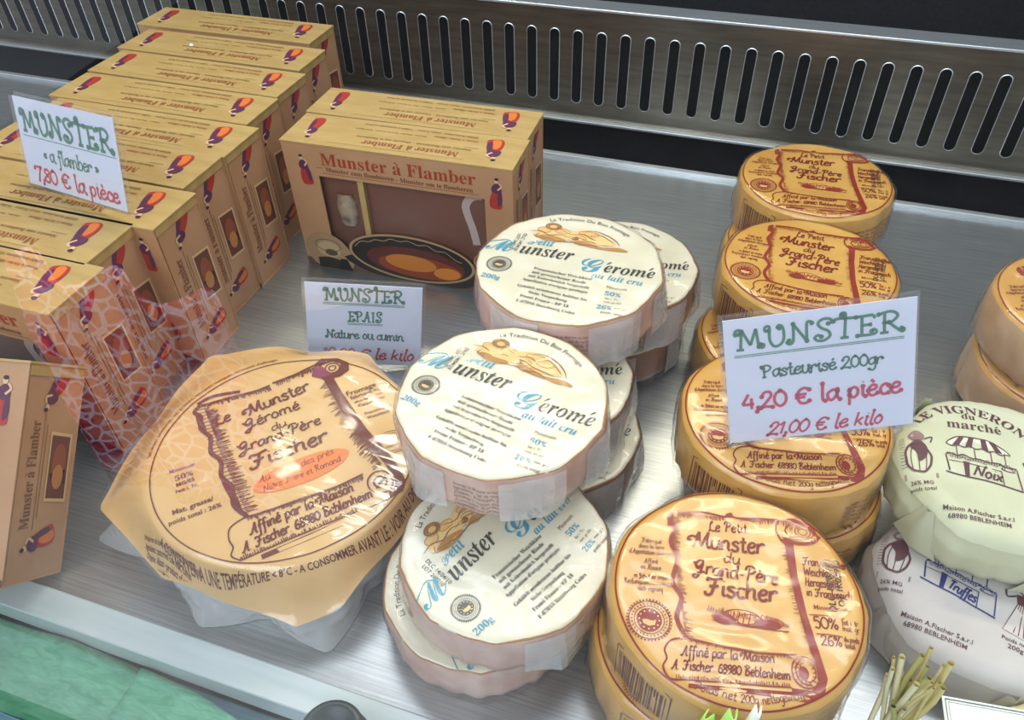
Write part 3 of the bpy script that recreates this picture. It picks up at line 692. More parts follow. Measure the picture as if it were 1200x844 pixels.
def side_yellow(R, bars, txt, fn, root):
    r = random.Random(4)
    for b in bars:
        P = Print(); x0 = b*R*1000-14; x = x0
        while x < x0+28:
            w = r.choice((.5, .5, .9, 1.4)); P.poly([(x, 7), (x+w, 7), (x+w, 29), (x, 29)], '#6d3b33'); x += w+r.choice((.5, .7, 1.0))
        P.stroke([(x0-2, 4), (x0-2, 31.5)], .5, '#6d3b33', sm=False); P.stroke([(x0+30, 4), (x0+30, 31.5)], .5, '#6d3b33', sm=False)
        P.stroke([(x0-2, 31.5), (x0+30, 31.5)], .5, '#6d3b33', sm=False); P.build('barcode_print', fn, root)
    for t in txt:
        P = Print(); x0 = t*R*1000-22
        for i, s_ in enumerate(('Fromage au lait pasteurisé à pâte molle', 'Ingrédients : lait, sel, présure, ferments', 'Emballé sous film à conserver au frais', 'Conserver entre +4 et +8 degrés', 'A consommer avant la date indiquée')):
            P.text(s_, (x0, 25-i*3.6), (x0+44, 25-i*3.6), col='#7c4a30', bold=.01, h=1.2)
        P.build('small_print', fn, root)
def side_cream(R, angs, col, rows, H, span, fn, root):
    L = ('Fromage de Munster au lait cru à conserver entre 2 et 8', 'Ingrédients : lait de vache, sel, présure, ferments', 'Zutaten : Rohmilch, Salz, Lab, Reifekulturen', 'Emballage à recycler, poids net 200g à consommer', 'A consommer de préférence avant la date du dos', 'Hergestellt und verpackt in Frankreich Alsace')
    for a in angs:
        P = Print(); x0 = a*R*1000-span/2
        for i in range(rows): P.text(L[i % 6], (x0, H-9-i*3.1), (x0+span, H-9-i*3.1), col=col, bold=.01, h=1.3)
        P.build('small_print', fn, root)

# ------------------------------------------------------------------ the setting
def tray():
    t = empty('display_tray'); tag(t, 'brushed steel display tray that all cheeses and boxes stand on', 'tray')
    m = MB(); m.box((-1.3, .141, -.006), (.75, .708, 0), M['steel']); m.build('tray_plate', t, .001)
    m = MB(); m.box((-1.3, .703, -.008), (.75, .710, .004), M['steel_rail']); m.build('back_lip', t, .001)
    m = MB(); rows = []
    prof = [(.1425, -.001), (.1418, .0024), (.1410, .0030), (.1252, .0022), (.1246, .0015), (.1240, -.012)]
    rows = [[(x, y, z) for x in (-1.3, -.6, 0, .75)] for y, z in prof]
    m.grid(rows, M['rail'], closed=False, smooth=False); m.build('front_rail', t)
tray()
def slots():
    t = empty('vent_panel', (0, .755, 0)); tag(t, 'steel air vent panel pierced by a row of upright slots behind the tray', 'vent panel')
    m = MB(); p = .02355; x = -.2437-40*p; z0, z1, zb, zt = .036, .109, .019, .130; hw = .0047; D = .0016
    k = 0
    while x < .62:
        a, b = x-p/2, x+p/2; N = 8
        lo = [(x-hw*math.cos(i*math.pi/N), z0+hw-hw*math.sin(i*math.pi/N)) for i in range(N+1)]
        hi = [(x+hw*math.cos(i*math.pi/N), z1-hw+hw*math.sin(i*math.pi/N)) for i in range(N+1)]
        hi2 = list(reversed(hi))
        for ring, edge in ((lo, zb), (hi2, zt)):
            vs = [(q[0], 0, q[1]) for q in ring]+[(a+(b-a)*i/N, 0, edge) for i in range(N+1)]
            fs = [(i, N+1+i, N+2+i, i+1) for i in range(N)]
            if edge == zt: fs = [tuple(reversed(f)) for f in fs]
            m.add(vs, fs, M['steel_panel'])
        m.add([(a,0,zb),(lo[0][0],0,lo[0][1]),(hi2[0][0],0,hi2[0][1]),(a,0,zt)], [(0,1,2,3)], M['steel_panel'])
        m.add([(b,0,zb),(lo[-1][0],0,lo[-1][1]),(hi2[-1][0],0,hi2[-1][1]),(b,0,zt)], [(3,2,1,0)], M['steel_panel'])
        loop = lo+list(hi); n = len(loop)
        m.add([(q[0], 0, q[1]) for q in loop]+[(q[0], D, q[1]) for q in loop], [(i, (i+1) % n, n+(i+1) % n, n+i) for i in range(n)], M['steel_dark'])
        # raised bright rim of the slot
        loop2 = [(x+(q[0]-x)*1.14, q[1]+(.0007 if q[1] > .07 else -.0007)) for q in loop]
        m.add([(q[0], -.0004, q[1]) for q in loop]+[(q[0], -.0001, q[1]) for q in loop2], [(i, (i+1) % n, n+(i+1) % n, n+i) for i in range(n)], M['steel_rail'])
        x += p; k += 1
    m.build('slotted_face', t)
    m = MB(); m.box((-1.3, -.004, .1295), (.75, .020, .132), M['steel_rail']); m.build('top_flange', t, .0006)
    m = MB(); m.box((-1.3, -.006, .0165), (.75, .004, .0195), M['steel_rail']); m.build('bottom_flange', t, .0006)
slots()
def setting():
    m = MB(); m.box((-2.2, 1.10, -.4), (1.6, 1.14, 1.0), M['back']); tag(m.build('wall_back'), kind='structure')
    m = MB(); m.box((-2.2, .60, -.16), (1.6, 1.12, -.14), M['gap']); m.box((-2.2, .80, -.14), (1.6, .84, .10), M['gap']); tag(m.build('floor_channel'), kind='structure')
    m = MB(); m.box((-2.2, .0, -.10), (1.6, .66, -.09), M['gap']); tag(m.build('floor'), kind='structure')
setting()
m = MB(); m.box((-2.4, -3.5, -.93), (1.8, .02, -.90), mat('grey_pavement', '#6f6d6a', .8, var='#858380', vscale=12)); tag(m.build('pavement'), kind='structure')
m = MB(); m.box((-2.4, .0, -.90), (1.8, .03, -.022), mat('case_front_panel', '#8b9092', .4, metal=.5)); tag(m.build('wall_front'), kind='structure')

# steel shelf above the dark back, upper corner
m = MB(); m.box((.26, .98, .185), (.9, 1.09, .196), M['steel_panel'])
tag(m.build('back_shelf', None, .001), 'narrow steel shelf edge above the dark back of the case', 'shelf')

# ------------------------------------------------------------------ cartons
CL, CD, CH = .190, .0462, .120
PU = '#5c2a48'; RD = '#a8322a'; OR = '#d8742e'; TXT = '#9a4a2e'; SUB = '#8a6a3e'
def costume(P, c, h, a=0, warm=True, layer=1, sx=.72):
    ca, sa = math.cos(a), math.sin(a)
    def q(pts): return [(c[0]+h*(ca*x*sx-sa*y), c[1]+h*(sa*x*sx+ca*y)) for x, y in pts]
    P.poly(q([(-.2, -.5), (.2, -.5), (.24, -.3), (.14, .0), (-.12, .05), (-.26, -.25)]), RD, layer, True)
    if warm: P.poly(q([(-.16, -.46), (.06, -.48), (.1, -.2), (-.02, -.05), (-.16, -.2)]), OR, layer+1, True)
    P.poly(q([(-.16, .02), (.16, -.02), (.2, .16), (.06, .3), (-.1, .26), (-.2, .14)]), PU, layer+1, True)
    P.poly(q([(.08, -.4), (.24, -.3), (.2, .05), (.08, .02)]), PU, layer+2, True)
    P.disc(q([(0, .36)])[0], .06*h, .06*h, '#d9b08a', layer+2, 10); P.disc(q([(0, .43)])[0], .06*h, .045*h, '#3c2030', layer+3, 12)
    P.stroke(q([(.05, .1), (.2, .22), (.1, .32)]), .05*h, '#d9b08a', layer+3)
def make_carton():
    root = empty('gift_carton')
    m = MB(); h = CL/2; w = .0009
    z1 = CH-.0016
    # walls: back, ends, bottom, and a front with the window cut out
    m.box((-h, CD-w, 0), (h, CD, z1), M['kraft_side']); m.box((-h, w, 0), (h, CD-w, w), M['kraft_side'])
    m.box((h-.0024, .0022, 0), (h-.0006, CD-w, z1), M['kraft_side']); m.box((-h+.0006, .0022, 0), (-h+.0024, CD-w, z1), M['kraft_side'])
    win = [(-.067, .0915), (.0725, .0915), (.0725, .010), (-.0665, .010)]
    for lo, hi in (((-h, .0915), (h, z1)), ((-h, 0), (h, .010)), ((-h, .010), (-.067, .0915)), ((.0725, .010), (h, .0915))):
        m.box((lo[0], 0, lo[1]), (hi[0], w, hi[1]), M['kraft_side'])
    m.build('carton_shell', root)
    m = MB(); m.box((-h-.0006, -.0006, z1), (h+.0006, CD+.0004, CH), M['kraft'])
    m.box((-h-.0007, .0015, z1-.006), (-h+.0006, CD-.001, z1), M['kraft_edge']); m.box((h-.0006, .0015, z1-.006), (h+.0001, CD-.001, z1), M['kraft'])
    m.build('lid', root, .0006)
    m = MB(); m.box((-h+.003, .006, .003), (h-.003, .0075, z1-.002), M['board']); m.box((-.0345, .0012, .01), (-.0295, .006, .0915), M['kraft'])
    m.build('inner_board', root)
    # small earthenware pot behind the window
    m = MB(); rows = []
    for r, z in ((.006, .045), (.0085, .05), (.0095, .06), (.009, .068), (.007, .072), (.0075, .075)):
        rows.append([(-.0500+r*math.cos(a*math.pi/8), .006-.5*r*abs(math.sin(a*math.pi/8)), z) for a in range(17)])
    m.grid(rows, mat('glazed_pot', '#b7a287', .25, coat=.5, var='#6d5a48', vscale=90), closed=False); m.build('small_pot', root)
    P = Print()
    P.text('Munster à Flamber', (-62.5, 102), (66, 102.6), style='serif', col='#a03c22')
    P.text('Munster zum flambieren - Munster om te flamberen', (-59.5, 96.6), (63.5, 96), style='serif', col='#7d4426')
    P.stroke([(-68, 99.2), (-62, 99.3)], .35, '#7d4426', sm=False); P.stroke([(-63, 94.8), (68, 94.6)], .35, '#7d4426', sm=False)
    costume(P, (-78.5, 96.5), 27, .1, False); costume(P, (82, 98.5), 27, -.05, False)
    # earthenware dish on a burner, printed across the panel
    P.poly([(-95, 0), (95, 0), (95, 4), (70, 10), (-60, 8), (-95, 9)], '#5e4a3c', 0)
    P.poly([(-89,6),(-93,24),(-84,34),(-70,36),(-58,30),(-50,16),(-54,2),(-78,1)], '#a58560', 1, True)
    P.disc((-72, 20), 11, 8, '#b8a07a', 2, 24); P.disc((-70, 17), 6, 3.4, '#5a4330', 3, 18); P.ring((-72, 24), 12, 6, .7, '#6e5338', 3, 30)
    P.poly([(-84,0),(-84,10),(-74,12),(-60,10),(-52,0)], '#2e2622', 3); P.poly([(-66,0),(-62,12),(-56,12),(-52,0)], '#191614', 4)
    P.disc((72, 30), 12, 11, '#7c3d2c', 1, 24); P.ring((72, 32), 11, 9, .8, '#c48a62', 2, 30)
    P.poly([(-52,18),(-40,4),(-10,-0),(40,0),(62,8),(60,20)], '#241a16', 2, True)
    P.disc((4.5, 23.5), 56.5, 22.6, '#a98a63', 3, 60, -.02); P.disc((4.5, 23.5), 54, 20.6, '#231512', 4, 60, -.02)
    P.disc((8, 20), 44, 15, '#5a2214', 5, 48, -.02); P.disc((12, 16), 38, 11, '#8a3a18', 6, 40, -.02); P.disc((4, 19.5), 23, 8, '#c27428', 7, 36, -.02); P.disc((36, 14), 12, 6, '#d07c2c', 7, 24, .1)
    P.stroke([(-46,28),(-40,34),(-32,35),(-26,38),(-18,38),(-12,41),(-4,40),(4,41.5),(12,39),(20,40),(28,36),(36,36),(44,30),(50,28)], .7, '#a98a63', 8)
    for a, b in (((-66, 34), (-8, 38)),): pass
    P.text('Munster à Flamber', (0, -50), size=.1)if False else None
    P.build('front_print', lambda x, y, e: (x, -e*.8, max(y, .0003)), root)
    # curl of steam on the window film
    P = Print(); P.stroke([(68,90),(60,88),(54.6,80),(56,70),(59,60),(61,50),(62,44)], 6.5, '#b9a39c', 0); P.build('steam_print', lambda x, y, e: (x, .0058-e, y), root)
    # window film
    m = MB(); m.add([(-.067, .0013, .010), (.0725, .0013, .010), (.0725, .0013, .0915), (-.067, .0013, .0915)], [(0, 1, 2, 3)], M['film']); m.build('window_pane', root)
    # top, read from behind
    P = Print(); D = CD*1000
    P.text('Munster à Flamber', (-49, D*.70), (30, D*.70), style='serif', col='#93512e')
    P.text('Munster zum flambieren - Munster om te flamberen', (-57, D*.55), (38, D*.56), style='serif', col=SUB)
    P.stroke([(-62, D*.50), (-50, D*.50)], .4, SUB, sm=False); P.stroke([(-56, D*.9), (56, D*.9)], .3, SUB, sm=False)
    P.text('Maison A. Fischer Affineur', (-58, D*.26), (-22, D*.26), style='serif', col='#93512e', h=1.1)
    P.text('68980 Beblenheim Alsace France - Veillez à maintenir au frais', (-56, D*.12), (40, D*.12), style='serif', col=SUB)
    P.text('Zutaten : Munster, Marc de Gewurz - Kühl lagern', (-16, D*.30), (44, D*.31), style='serif', col=SUB)
    costume(P, (-74, D*.5), 33, .22, True, 1, .8); costume(P, (77, D*.5), 33, .1, False, 1, .6)
    P.build('lid_print', lambda x, y, e: (-x, CD-y, CH+e), root)
    # end panel
    P = Print()
    P.text('Munster à Flamber', (14.5, 29), (14.5, 88), style='serif', col='#7a4a30', h=1.45)
    P.stroke([(18, 92), (18, 28)], .4, '#7a4a30', sm=False); P.stroke([(20.4, 86), (20.4, 34)], .6, SUB, sm=False)
    P.poly([(24, 82), (42, 80), (42, 41), (24, 43)], '#d3b083', 1); P.poly([(25.2, 80), (40.6, 78.4), (40.6, 43), (25.2, 44.6)], '#6a3a2c', 2)
    P.disc((33, 62), 6, 13, '#8e4c30', 3, 20); P.disc((33, 56), 4.6, 7, '#b97a44', 4, 16); P.poly([(26, 58), (30, 50), (40, 52), (39, 60)], '#4a2622', 3)
    costume(P, (23, 104), 27, 2.6, False, 1, .8); costume(P, (23, 21), 27, 1.85, True, 1, .8)
    P.build('end_print', lambda x, y, e: (CL/2-.0006+e, x, y), root)
    return root
GC_ = 'flambé gift cartons standing in the long row'
ctn = make_carton()
row = [(-.514, .676, 0.6), (-.4925, .6205, 0.3), (-.4835, .5695, -.4), (-.4805, .5195, .3), (-.468, .4705, .1), (-.470, .4245, -.3), (-.4575, .3745, .4), (-.4735, .3305, .0), (-.460, .2855, -.2)]
lab = ['kraft flambé gift carton at the far back end of the long row', 'kraft flambé gift carton second from the back of the row, white speck on its lid',
       'kraft flambé gift carton third from the back end of the long row', 'kraft flambé gift carton fourth from the back of the long row, fully seen lid',
       'kraft flambé gift carton in the middle of the row, just behind the small price card', 'kraft flambé gift carton whose lid the price card partly hides',
       'kraft flambé gift carton with its right end sticking out under the card corner', 'kraft flambé gift carton on whose lid the leaning price card stands',
       'kraft flambé gift carton at the front end of the long row, behind the tipped carton']
spare = []
for i, ((x, y, rz), l) in enumerate(zip(row, lab)):
    o = ctn if i == 0 else copy_tree(ctn)
    o.location = (x, y-CD+.0006, 0); o.rotation_euler = (0, 0, R_(rz*.6)); tag(o, l, 'gift box', GC_)
for k, (l, dx, dy, rz) in enumerate((('kraft flambé gift carton facing front with its dish picture and window in full view', 0, 0, 2.2), ('kraft flambé gift carton tucked close behind the front facing one', -.004, .047, 1.6))):
    o = copy_tree(ctn); s = .97; o.scale = (s, s, s)
    c, sn = math.cos(R_(2.2)), math.sin(R_(2.2))
    o.location = (-.352+.0922*c+dx, .466+.0922*sn+dy, 0); o.rotation_euler = (0, 0, R_(rz)); tag(o, l, 'gift box', 'flambé gift cartons standing as a pair')
# tipped carton, leaning back on the row
o = copy_tree(ctn); ya, ti, ro = .1922, -.8265, 0
Mx = Matrix.Rotation(ya, 4, 'Z') @ Matrix.Rotation(ti, 4, 'X') @ Matrix.Rotation(ro, 4, 'Y')
loc = Vector((-.3383, .1520, 0)) - (Mx @ Vector((CL/2, CD, 0)))
o.rotation_euler = Mx.to_euler(); o.location = loc + Vector((0, 0, .0015)); tag(o, 'kraft flambé gift carton tipped back against the front of the row', 'gift box')
# speck
m = MB(); m.grid([[( .0022*s*math.cos(a*.7854)*(1+.2*math.sin(a*3)), .0016*s*math.sin(a*.7854), z) for a in range(8)] for s, z in ((1, 0), (.9, .0009), (.45, .0016), (.01, .0018))], mat('white_crumb', '#efeee6', .5))
o = m.build('paper_scrap'); o.location = (-.522, .596, CH+.0003); tag(o, 'tiny white crumpled scrap lying on a carton lid near the back', 'scrap')

# ------------------------------------------------------------------ cheeses
PY, PG = label_yellow(), label_cream()
def yellow(seed, H=.0395, R=.0578, film=True, bars=(-2.35, -3.9), txt=(-.75, .9), side='yel_side', fm='film'):
    r = empty('munster_cheese'); s = Shape(R, H, seed, facets=7, facet=.02, top_amp=.0009, edge=.0055, bulge=.014, pleat=.0022)
    s.body('wrapped_body', M['yel'], M[side], r)
    PY.build('label_print', s.top_fn(), r)
    side_yellow(R, bars, txt, s.side_fn(), r)
    if film: s.film(M[fm], r, .0011, .0010 if fm == 'film' else .0022)
    return r
def cream(seed, H=.031, R=.0560, dark=False, rows=6, angs=(-1.15, .2), flr=((0.1, .25, .004), (-1.75, .3, .003), (-.6, .2, .004), (2.4, .3, .003))):
    r = empty('geromé_cheese'.replace('é', 'e')); s = Shape(R, H, seed, facets=10, facet=.022, top_amp=.0007, edge=.0022, bulge=.012, pleat=.0018)
    s.body('wrapped_body', M['cream'], M['rind_dark' if dark else 'rind'], r)
    m = MB(); n = 120; R1 = R
    rows_ = []
    f = s.top_fn()
    for k in range(7):
        a = k/6*2*math.pi; row_ = []
        for j in range(n):
            th = 2*math.pi*j/n; rr = s.rad(th, s.H)-.0008+.0007*math.cos(a)
            row_.append((rr*math.cos(th), rr*math.sin(th), s.H-.0012+.0007*math.sin(a)+.0004*noise.noise(Vector((math.cos(th)*3, math.sin(th)*3, seed)))))
        rows_.append(row_)
    m.grid(rows_, ink('#a0703a')); m.build('label_rim', r)
    PG.build('label_print', lambda x, y, e: f(x*.97, y*.97, e), r)
    for a, q, wd in ((.05, .0042, .34), (-1.95, .0036, .3), (-.85, .0030, .3)):      # folded tips of the wrap
        mb = MB(); rr_ = []
        for k in range(6):
            z = (H-.003)*(1-k/5)+.0008; t = k/5
            rr_.append([((s.rad(a+wd*u, z)+.0012+q*t*(1-abs(u))**1.0)*math.cos(a+wd*u), (s.rad(a+wd*u, z)+.0012+q*t*(1-abs(u)))*math.sin(a+wd*u), z) for u in (-1, -.6, -.2, 0, .2, .6, 1)])
        mb.grid(rr_, M['milky'], closed=False, smooth=False); mb.build('wrap_fold', r)
    side_cream(R, angs, '#5e463c' if dark else '#8a7068', rows, H*1000, 46, s.side_fn(), r)
    s.film(M['film2'], r, .0010, .0012, flr)
    return r
def put(o, x, y, ztop_base, ang, label, group, scale=1):
    o.location = (x, y, ztop_base); o.rotation_euler = (0, 0, R_(ang)); o.scale = (scale,)*3
    tag(o, label, 'cheese', group); return o
YG = 'yellow papered small munster cheeses'; GG = 'cream labelled small cheeses'
y4 = yellow(1); y1 = yellow(2); y3 = yellow(3)
put(y4, .0275, .2105, .0402, 10, 'yellow papered round cheese nearest the glass, its whole scroll label in view', YG, .985)
put(copy_tree(y1), .0200, .2100, .0003, 28, 'yellow papered cheese under the nearest one, its barcode side showing', YG, .955)
put(y3, .0390, .3290, .0402, 13, 'yellow papered round cheese on which the large price card stands', YG, .98)
put(copy_tree(y4), .0475, .3290, .0003, -22, 'yellow papered cheese lying under the one that carries the large price card', YG, .94)
put(y1, .0423, .4718, .0402, -2, 'yellow papered cheese with a glossy glare, just behind the large price card', YG)
put(copy_tree(y3), 0.0330, .4440, .0003, 30, 'yellow papered cheese under the glossy one, wedged behind the card', YG, .93)
put(copy_tree(y4), .0402, .5898, .0402, 4, 'yellow papered cheese on top of the rearmost pile near the vent panel', YG)
put(copy_tree(y1), .0385, .5600, .0003, -14, 'yellow papered cheese at the bottom of the rearmost pile', YG, .985)
g1 = cream(11); g2 = cream(12); g3 = cream(13, .033, .0570, True, 7, (-.9, .35))
put(g1, -.1061, .2743, .0695, -6.6, 'cream labelled cheese with gold figures, topmost in the middle, beside the big flat cheese', GG)
put(g2, -.1025, .3905, .0732, 2.7, 'cream labelled cheese in front of the dish picture carton, glare on its lower label', GG, 1.04)
put(g3, -.0830, .4450, .0400, 10, 'cream labelled cheese half hidden behind the one by the dish carton', GG, .97)
put(copy_tree(g3), -.0870, .4430, .003, 40, 'brown sided cheese at the bottom of the pile behind the dish carton cheese', GG, .94)
put(copy_tree(g3), -.1017, .3294, .036, 17.5, 'cream labelled cheese squeezed between the two topmost ones, only its right edge out', GG, .96)
put(copy_tree(g3), -.0915, .3230, .0003, 8, 'dark pinkish cheese at the base under the squeezed cream labelled one', GG, .94)
put(copy_tree(g2), -.0853, .2150, .0272, 68, 'cream labelled cheese whose lettering climbs steeply, below the middle one', GG, .95)
put(copy_tree(g1), -.0970, .2090, .0003, 110, 'cream sided cheese under the steeply lettered one, its loose wrap on the tray', GG, .93)
# pile cut by the right picture edge
pe = yellow(5, .040, .0575, bars=(), txt=(), side='tan', fm='film2'); 
put(pe, .2136, .4799, .0402, 20, 'yellow labelled cheese in loose wrap on the far side pile, cut by the picture edge', 'cheeses of the pile at the picture edge')
put(copy_tree(pe), .2150, .4700, .0003, 60, 'pale wrapped cheese under the one cut by the picture edge', 'cheeses of the pile at the picture edge')

def market(seed, word, wcol, dark, mt, R=.0545, H=.0345):
    r = empty('market_cheese'); s = Shape(R, H, seed, facets=6, facet=.05, top_amp=.0012, edge=.011, bulge=.03, pleat=.003, dome=.0015)
    s.body('wrapped_body', M[mt], M[mt], r); label_market(word, wcol, dark).build('label_print', s.top_fn(), r)
    mb = MB()
    for a, w in ((-1.2, .30), (-2.4, .26), (2.2, .3)):      # paper folds down the side
        mb = MB()
        pts = []
        for k in range(7):
            z = (H-.004)*(1-k/6); rr = s.rad(a, z)
            pts.append([((rr+.0004+.0022*math.exp(-((j-3)/1.2)**2))*math.cos(a+w*(j-3)/3*(.2+.8*k/6)), (rr+.0004+.0022*math.exp(-((j-3)/1.2)**2))*math.sin(a+w*(j-3)/3*(.2+.8*k/6)), z) for j in range(7)])
        mb.grid(pts, M[mt], closed=False); mb.build('paper_fold', r)
    return r
w1 = market(21, 'Noix', VC, VC, 'vign'); put(w1, .1530, .335, .0352, 3.7, 'pale green papered cheese with a walnut market stall drawing', 'papered market stall cheeses', .98)
w2 = market(22, 'Truffes', '#3a3a6e', VC, 'vign_b'); put(w2, .1515, .2810, .0003, -11.5, 'pale lilac papered cheese with a blue truffle stall drawing, under the walnut one', 'papered market stall cheeses', .98)

# ------------------------------------------------------------------ the big flat cheese
def big():
    r = empty('large_munster_cheese', (-.2295, .2415, 0)); tag(r, 'large flat cheese in spread apricot paper with an orange oval on its scroll label', 'cheese')
    H = .0495
    corners = [(-149, .112, .030), (-111, .0905, .026), (-60, .0985, .022), (-45, .0965, .026), (-2, .0865, .034), (34, .0845, .041), (87, .0955, .043), (123, .0985, .044), (147, .118, .042), (-178, .101, .036)]
    corners = sorted((math.radians(a) % (2*math.pi), rr, z) for a, rr, z in corners)
    def edge(th):
        th %= 2*math.pi
        for i in range(len(corners)):
            a, r0, z0 = corners[i]; b, r1, z1 = corners[(i+1) % len(corners)]
            if b < a: b += 2*math.pi
            t = th if th >= a else th+2*math.pi
            if a <= t <= b:
                # straight chord between corners
                p0 = Vector((r0*math.cos(a), r0*math.sin(a))); p1 = Vector((r1*math.cos(b), r1*math.sin(b)))
                d = Vector((math.cos(th), math.sin(th))); e = p1-p0
                den = d.x*e.y-d.y*e.x; rr = (p0.x*e.y-p0.y*e.x)/den if abs(den) > 1e-9 else r0
                u = (t-a)/(b-a); return rr, z0+(z1-z0)*u
        return .09, .03
    R0 = .0785
    def hz(x, y):
        rr = math.hypot(x, y); th = math.atan2(y, x); re, ze = edge(th)
        base = H+.0011*fbm(x, y, 2.2, 22)+.0005*fbm(x, y, 7.2, 60)
        if rr <= R0: return base
        t = min((rr-R0)/max(re-R0, .004), 1.05)
        return base+(ze-H)*(t*t*(3-2*t)*.55+.45*t)+.0016*math.sin(th*11+2)*t*t
    mb = MB(); n = 180; rows = []
    for k in range(1, 27):
        row = []
        for j in range(n):
            th = 2*math.pi*j/n; re, ze = edge(th); rr = R0*k/18 if k <= 18 else R0+(re-R0)*(k-18)/8
            row.append((rr*math.cos(th), rr*math.sin(th), hz(rr*math.cos(th), rr*math.sin(th))))
        rows.append(row)
    mb.add([(0, 0, hz(0, 0))]+rows[0], [(0, 1+j, 1+(j+1) % n) for j in range(n)], M['big'], True); mb.grid(rows, M['big'])
    o = mb.build('wrapper_paper', r); 
    P = label_big(); B = '#6e2a1c'
    # lines of small print on the near skirt
    a0 = R_(-97)
    for i, t in enumerate(('Fabriqué avec des laits de vache pasteurisés - from cow milk', 'Ingrédients : pasteurised cow milk, cumin', 'Origine : Alsace - product of origin label', 'Peut contenir des traces')):
        rr = 86.5+i*2.6
        v, f, w = text_mesh(t, None, .012); L = (50, 40, 44, 24)[i]; sc = L/w; out = []
        for x, y in v:
            out.append((-36+i*2+x*sc*.92, -79.5-i*2.7-x*sc*.05+y*sc*1.1))
        ca, sa = math.cos(R_(-56)), math.sin(R_(-56))
        out2 = [(ca*x-sa*y, sa*x+ca*y) for x, y in out]
        P.add([(x*1.0, y*1.0) for x, y in out2], f, B, 1)
    ca, sa = math.cos(R_(45)), math.sin(R_(45))
    def fn(x, y, e):
        X, Y = ca*x-sa*y, sa*x+ca*y; rr = math.hypot(X, Y); re, _ = edge(math.atan2(Y, X))
        if rr > re-.001: k = (re-.001)/rr; X *= k; Y *= k
        return (X, Y, hz(X, Y)+e+.0001)
    P.build('label_print', fn, r)
    # white underside wrap and cheese body
    s = Shape(.0775, .036, 31, facets=5, facet=.03, pleat=.003, bulge=.01, edge=.004)
    s.body('white_body', M['white_side'], M['white_side'], r)
    # milky plastic skirt with pointed corners on the tray
    mb = MB(); rows = []
    cor = [(-149, .1235), (-97, .094), (-53, .106), (30, .082), (90, .092), (147, .120)]
    for k in range(8):
        row = []
        for j in range(n):
            th = 2*math.pi*j/n; re, ze = edge(th); t = k/7
            rb = .0805
            for a, q in cor:
                d = (th-R_(a)+math.pi) % (2*math.pi)-math.pi; rb = max(rb, .0805+(q-.0805)*max(0, 1-abs(d)/.34))
            rt = min(re-.003, .094); rr = rt+(rb-rt)*t+.0016*math.sin(t*3.14)*noise.noise(Vector((math.cos(th)*9, math.sin(th)*9, k*.7)))*2
            row.append((rr*math.cos(th), rr*math.sin(th), (ze-.004)*(1-t)+.0006))
        rows.append(row)
    mb.grid(rows, M['milky']); mb.build('plastic_skirt', r)
    # cellophane stretched over the top
    mb = MB(); rows = []
    for k in range(1, 29):
        row = []
        for j in range(n):
            th = 2*math.pi*j/n; re, ze = edge(th); rr = (re+.0015)*k/28
            x, y = rr*math.cos(th), rr*math.sin(th)
            row.append((x, y, hz(x, y)+.0014+.0022*max(0, abs(fbm(x*.7+y*.5, y*.35-x*.3, 3.3, 34))-.08)))
        rows.append(row)
    mb.add([(0, 0, hz(0, 0)+.0018)]+rows[0], [(0, 1+j, 1+(j+1) % n) for j in range(n)], M['filmb'], True); mb.grid(rows, M['filmb'])
    mb.build('plastic_wrap', r)
big()

# ------------------------------------------------------------------ price cards
GRN = '#3f7d64'; PNK = '#c8325a'
def card_sign(label, center, w, h, yaw, lean, roll, draw, group='price cards in clear holders'):
    r = empty('price_card'); tag(r, label, 'price sign', group)
    ex = Vector((math.cos(yaw), math.sin(yaw), 0)); b = Vector((-math.sin(yaw), math.cos(yaw), 0))
    ez = math.cos(lean)*Vector((0, 0, 1))+math.sin(lean)*b
    e1 = math.cos(roll)*ex+math.sin(roll)*ez; e2 = -math.sin(roll)*ex+math.cos(roll)*ez
    mt = Matrix((e1, e2, e1.cross(e2))).transposed().to_4x4(); mt.translation = Vector(center); r.matrix_world = mt
    # local: x along the card, y up, z towards the reader
    m = MB(); m.box((-w/2, 0, -.0005), (w/2, h, 0), M['card']); m.build('paper_card', r)
    P = Print(); draw(P, w*1000, h*1000); P.build('card_print', lambda x, y, e: (x-w/2, y, e*.6), r)
    m = MB(); t = .0007; g = .0022
    m.box((-w/2-g, -.001, -.0030), (w/2+g, h+g, -.0024), M['holder'])
    m.box((-w/2-g, -.001, .0007), (w/2+.0003, h+.0003, .0012), M['holder'])
    m.box((-w/2-g, -.0016, -.0030), (w/2+g, -.001, .0012), M['holder'])
    m.build('clear_holder', r)
    return r
def ul(P, x0, x1, y, w=.5, col=GRN, dbl=True):
    P.stroke([(x0, y), (x1, y)], w, col, sm=False)
    if dbl: P.stroke([(x0, y-w*2.2), (x1, y-w*2.2)], w, col, sm=False)
def d3(P, w, h):
    P.hand('MUNSTER', (w*.06, h*.76), (w*.93, h*.76), xh=6.6, w=.225, caps=GC, balls=True, col=GRN)
    ul(P, w*.05, w*.94, h*.715, .4)
    P.hand('Pasteurisé 200gr', (w*.19, h*.52), (w*.83, h*.52), xh=4.0, w=.25, balls=True, col='#3d6e5c', caps=GC)
    P.hand('4,20 € la pièce', (w*.08, h*.27), (w*.93, h*.275), xh=5.8, w=.27, balls=True, col=PNK)
    P.hand('21,00 € le kilo', (w*.21, h*.035), (w*.83, h*.035), xh=4.6, w=.25, balls=True, col=PNK, slant=.25)
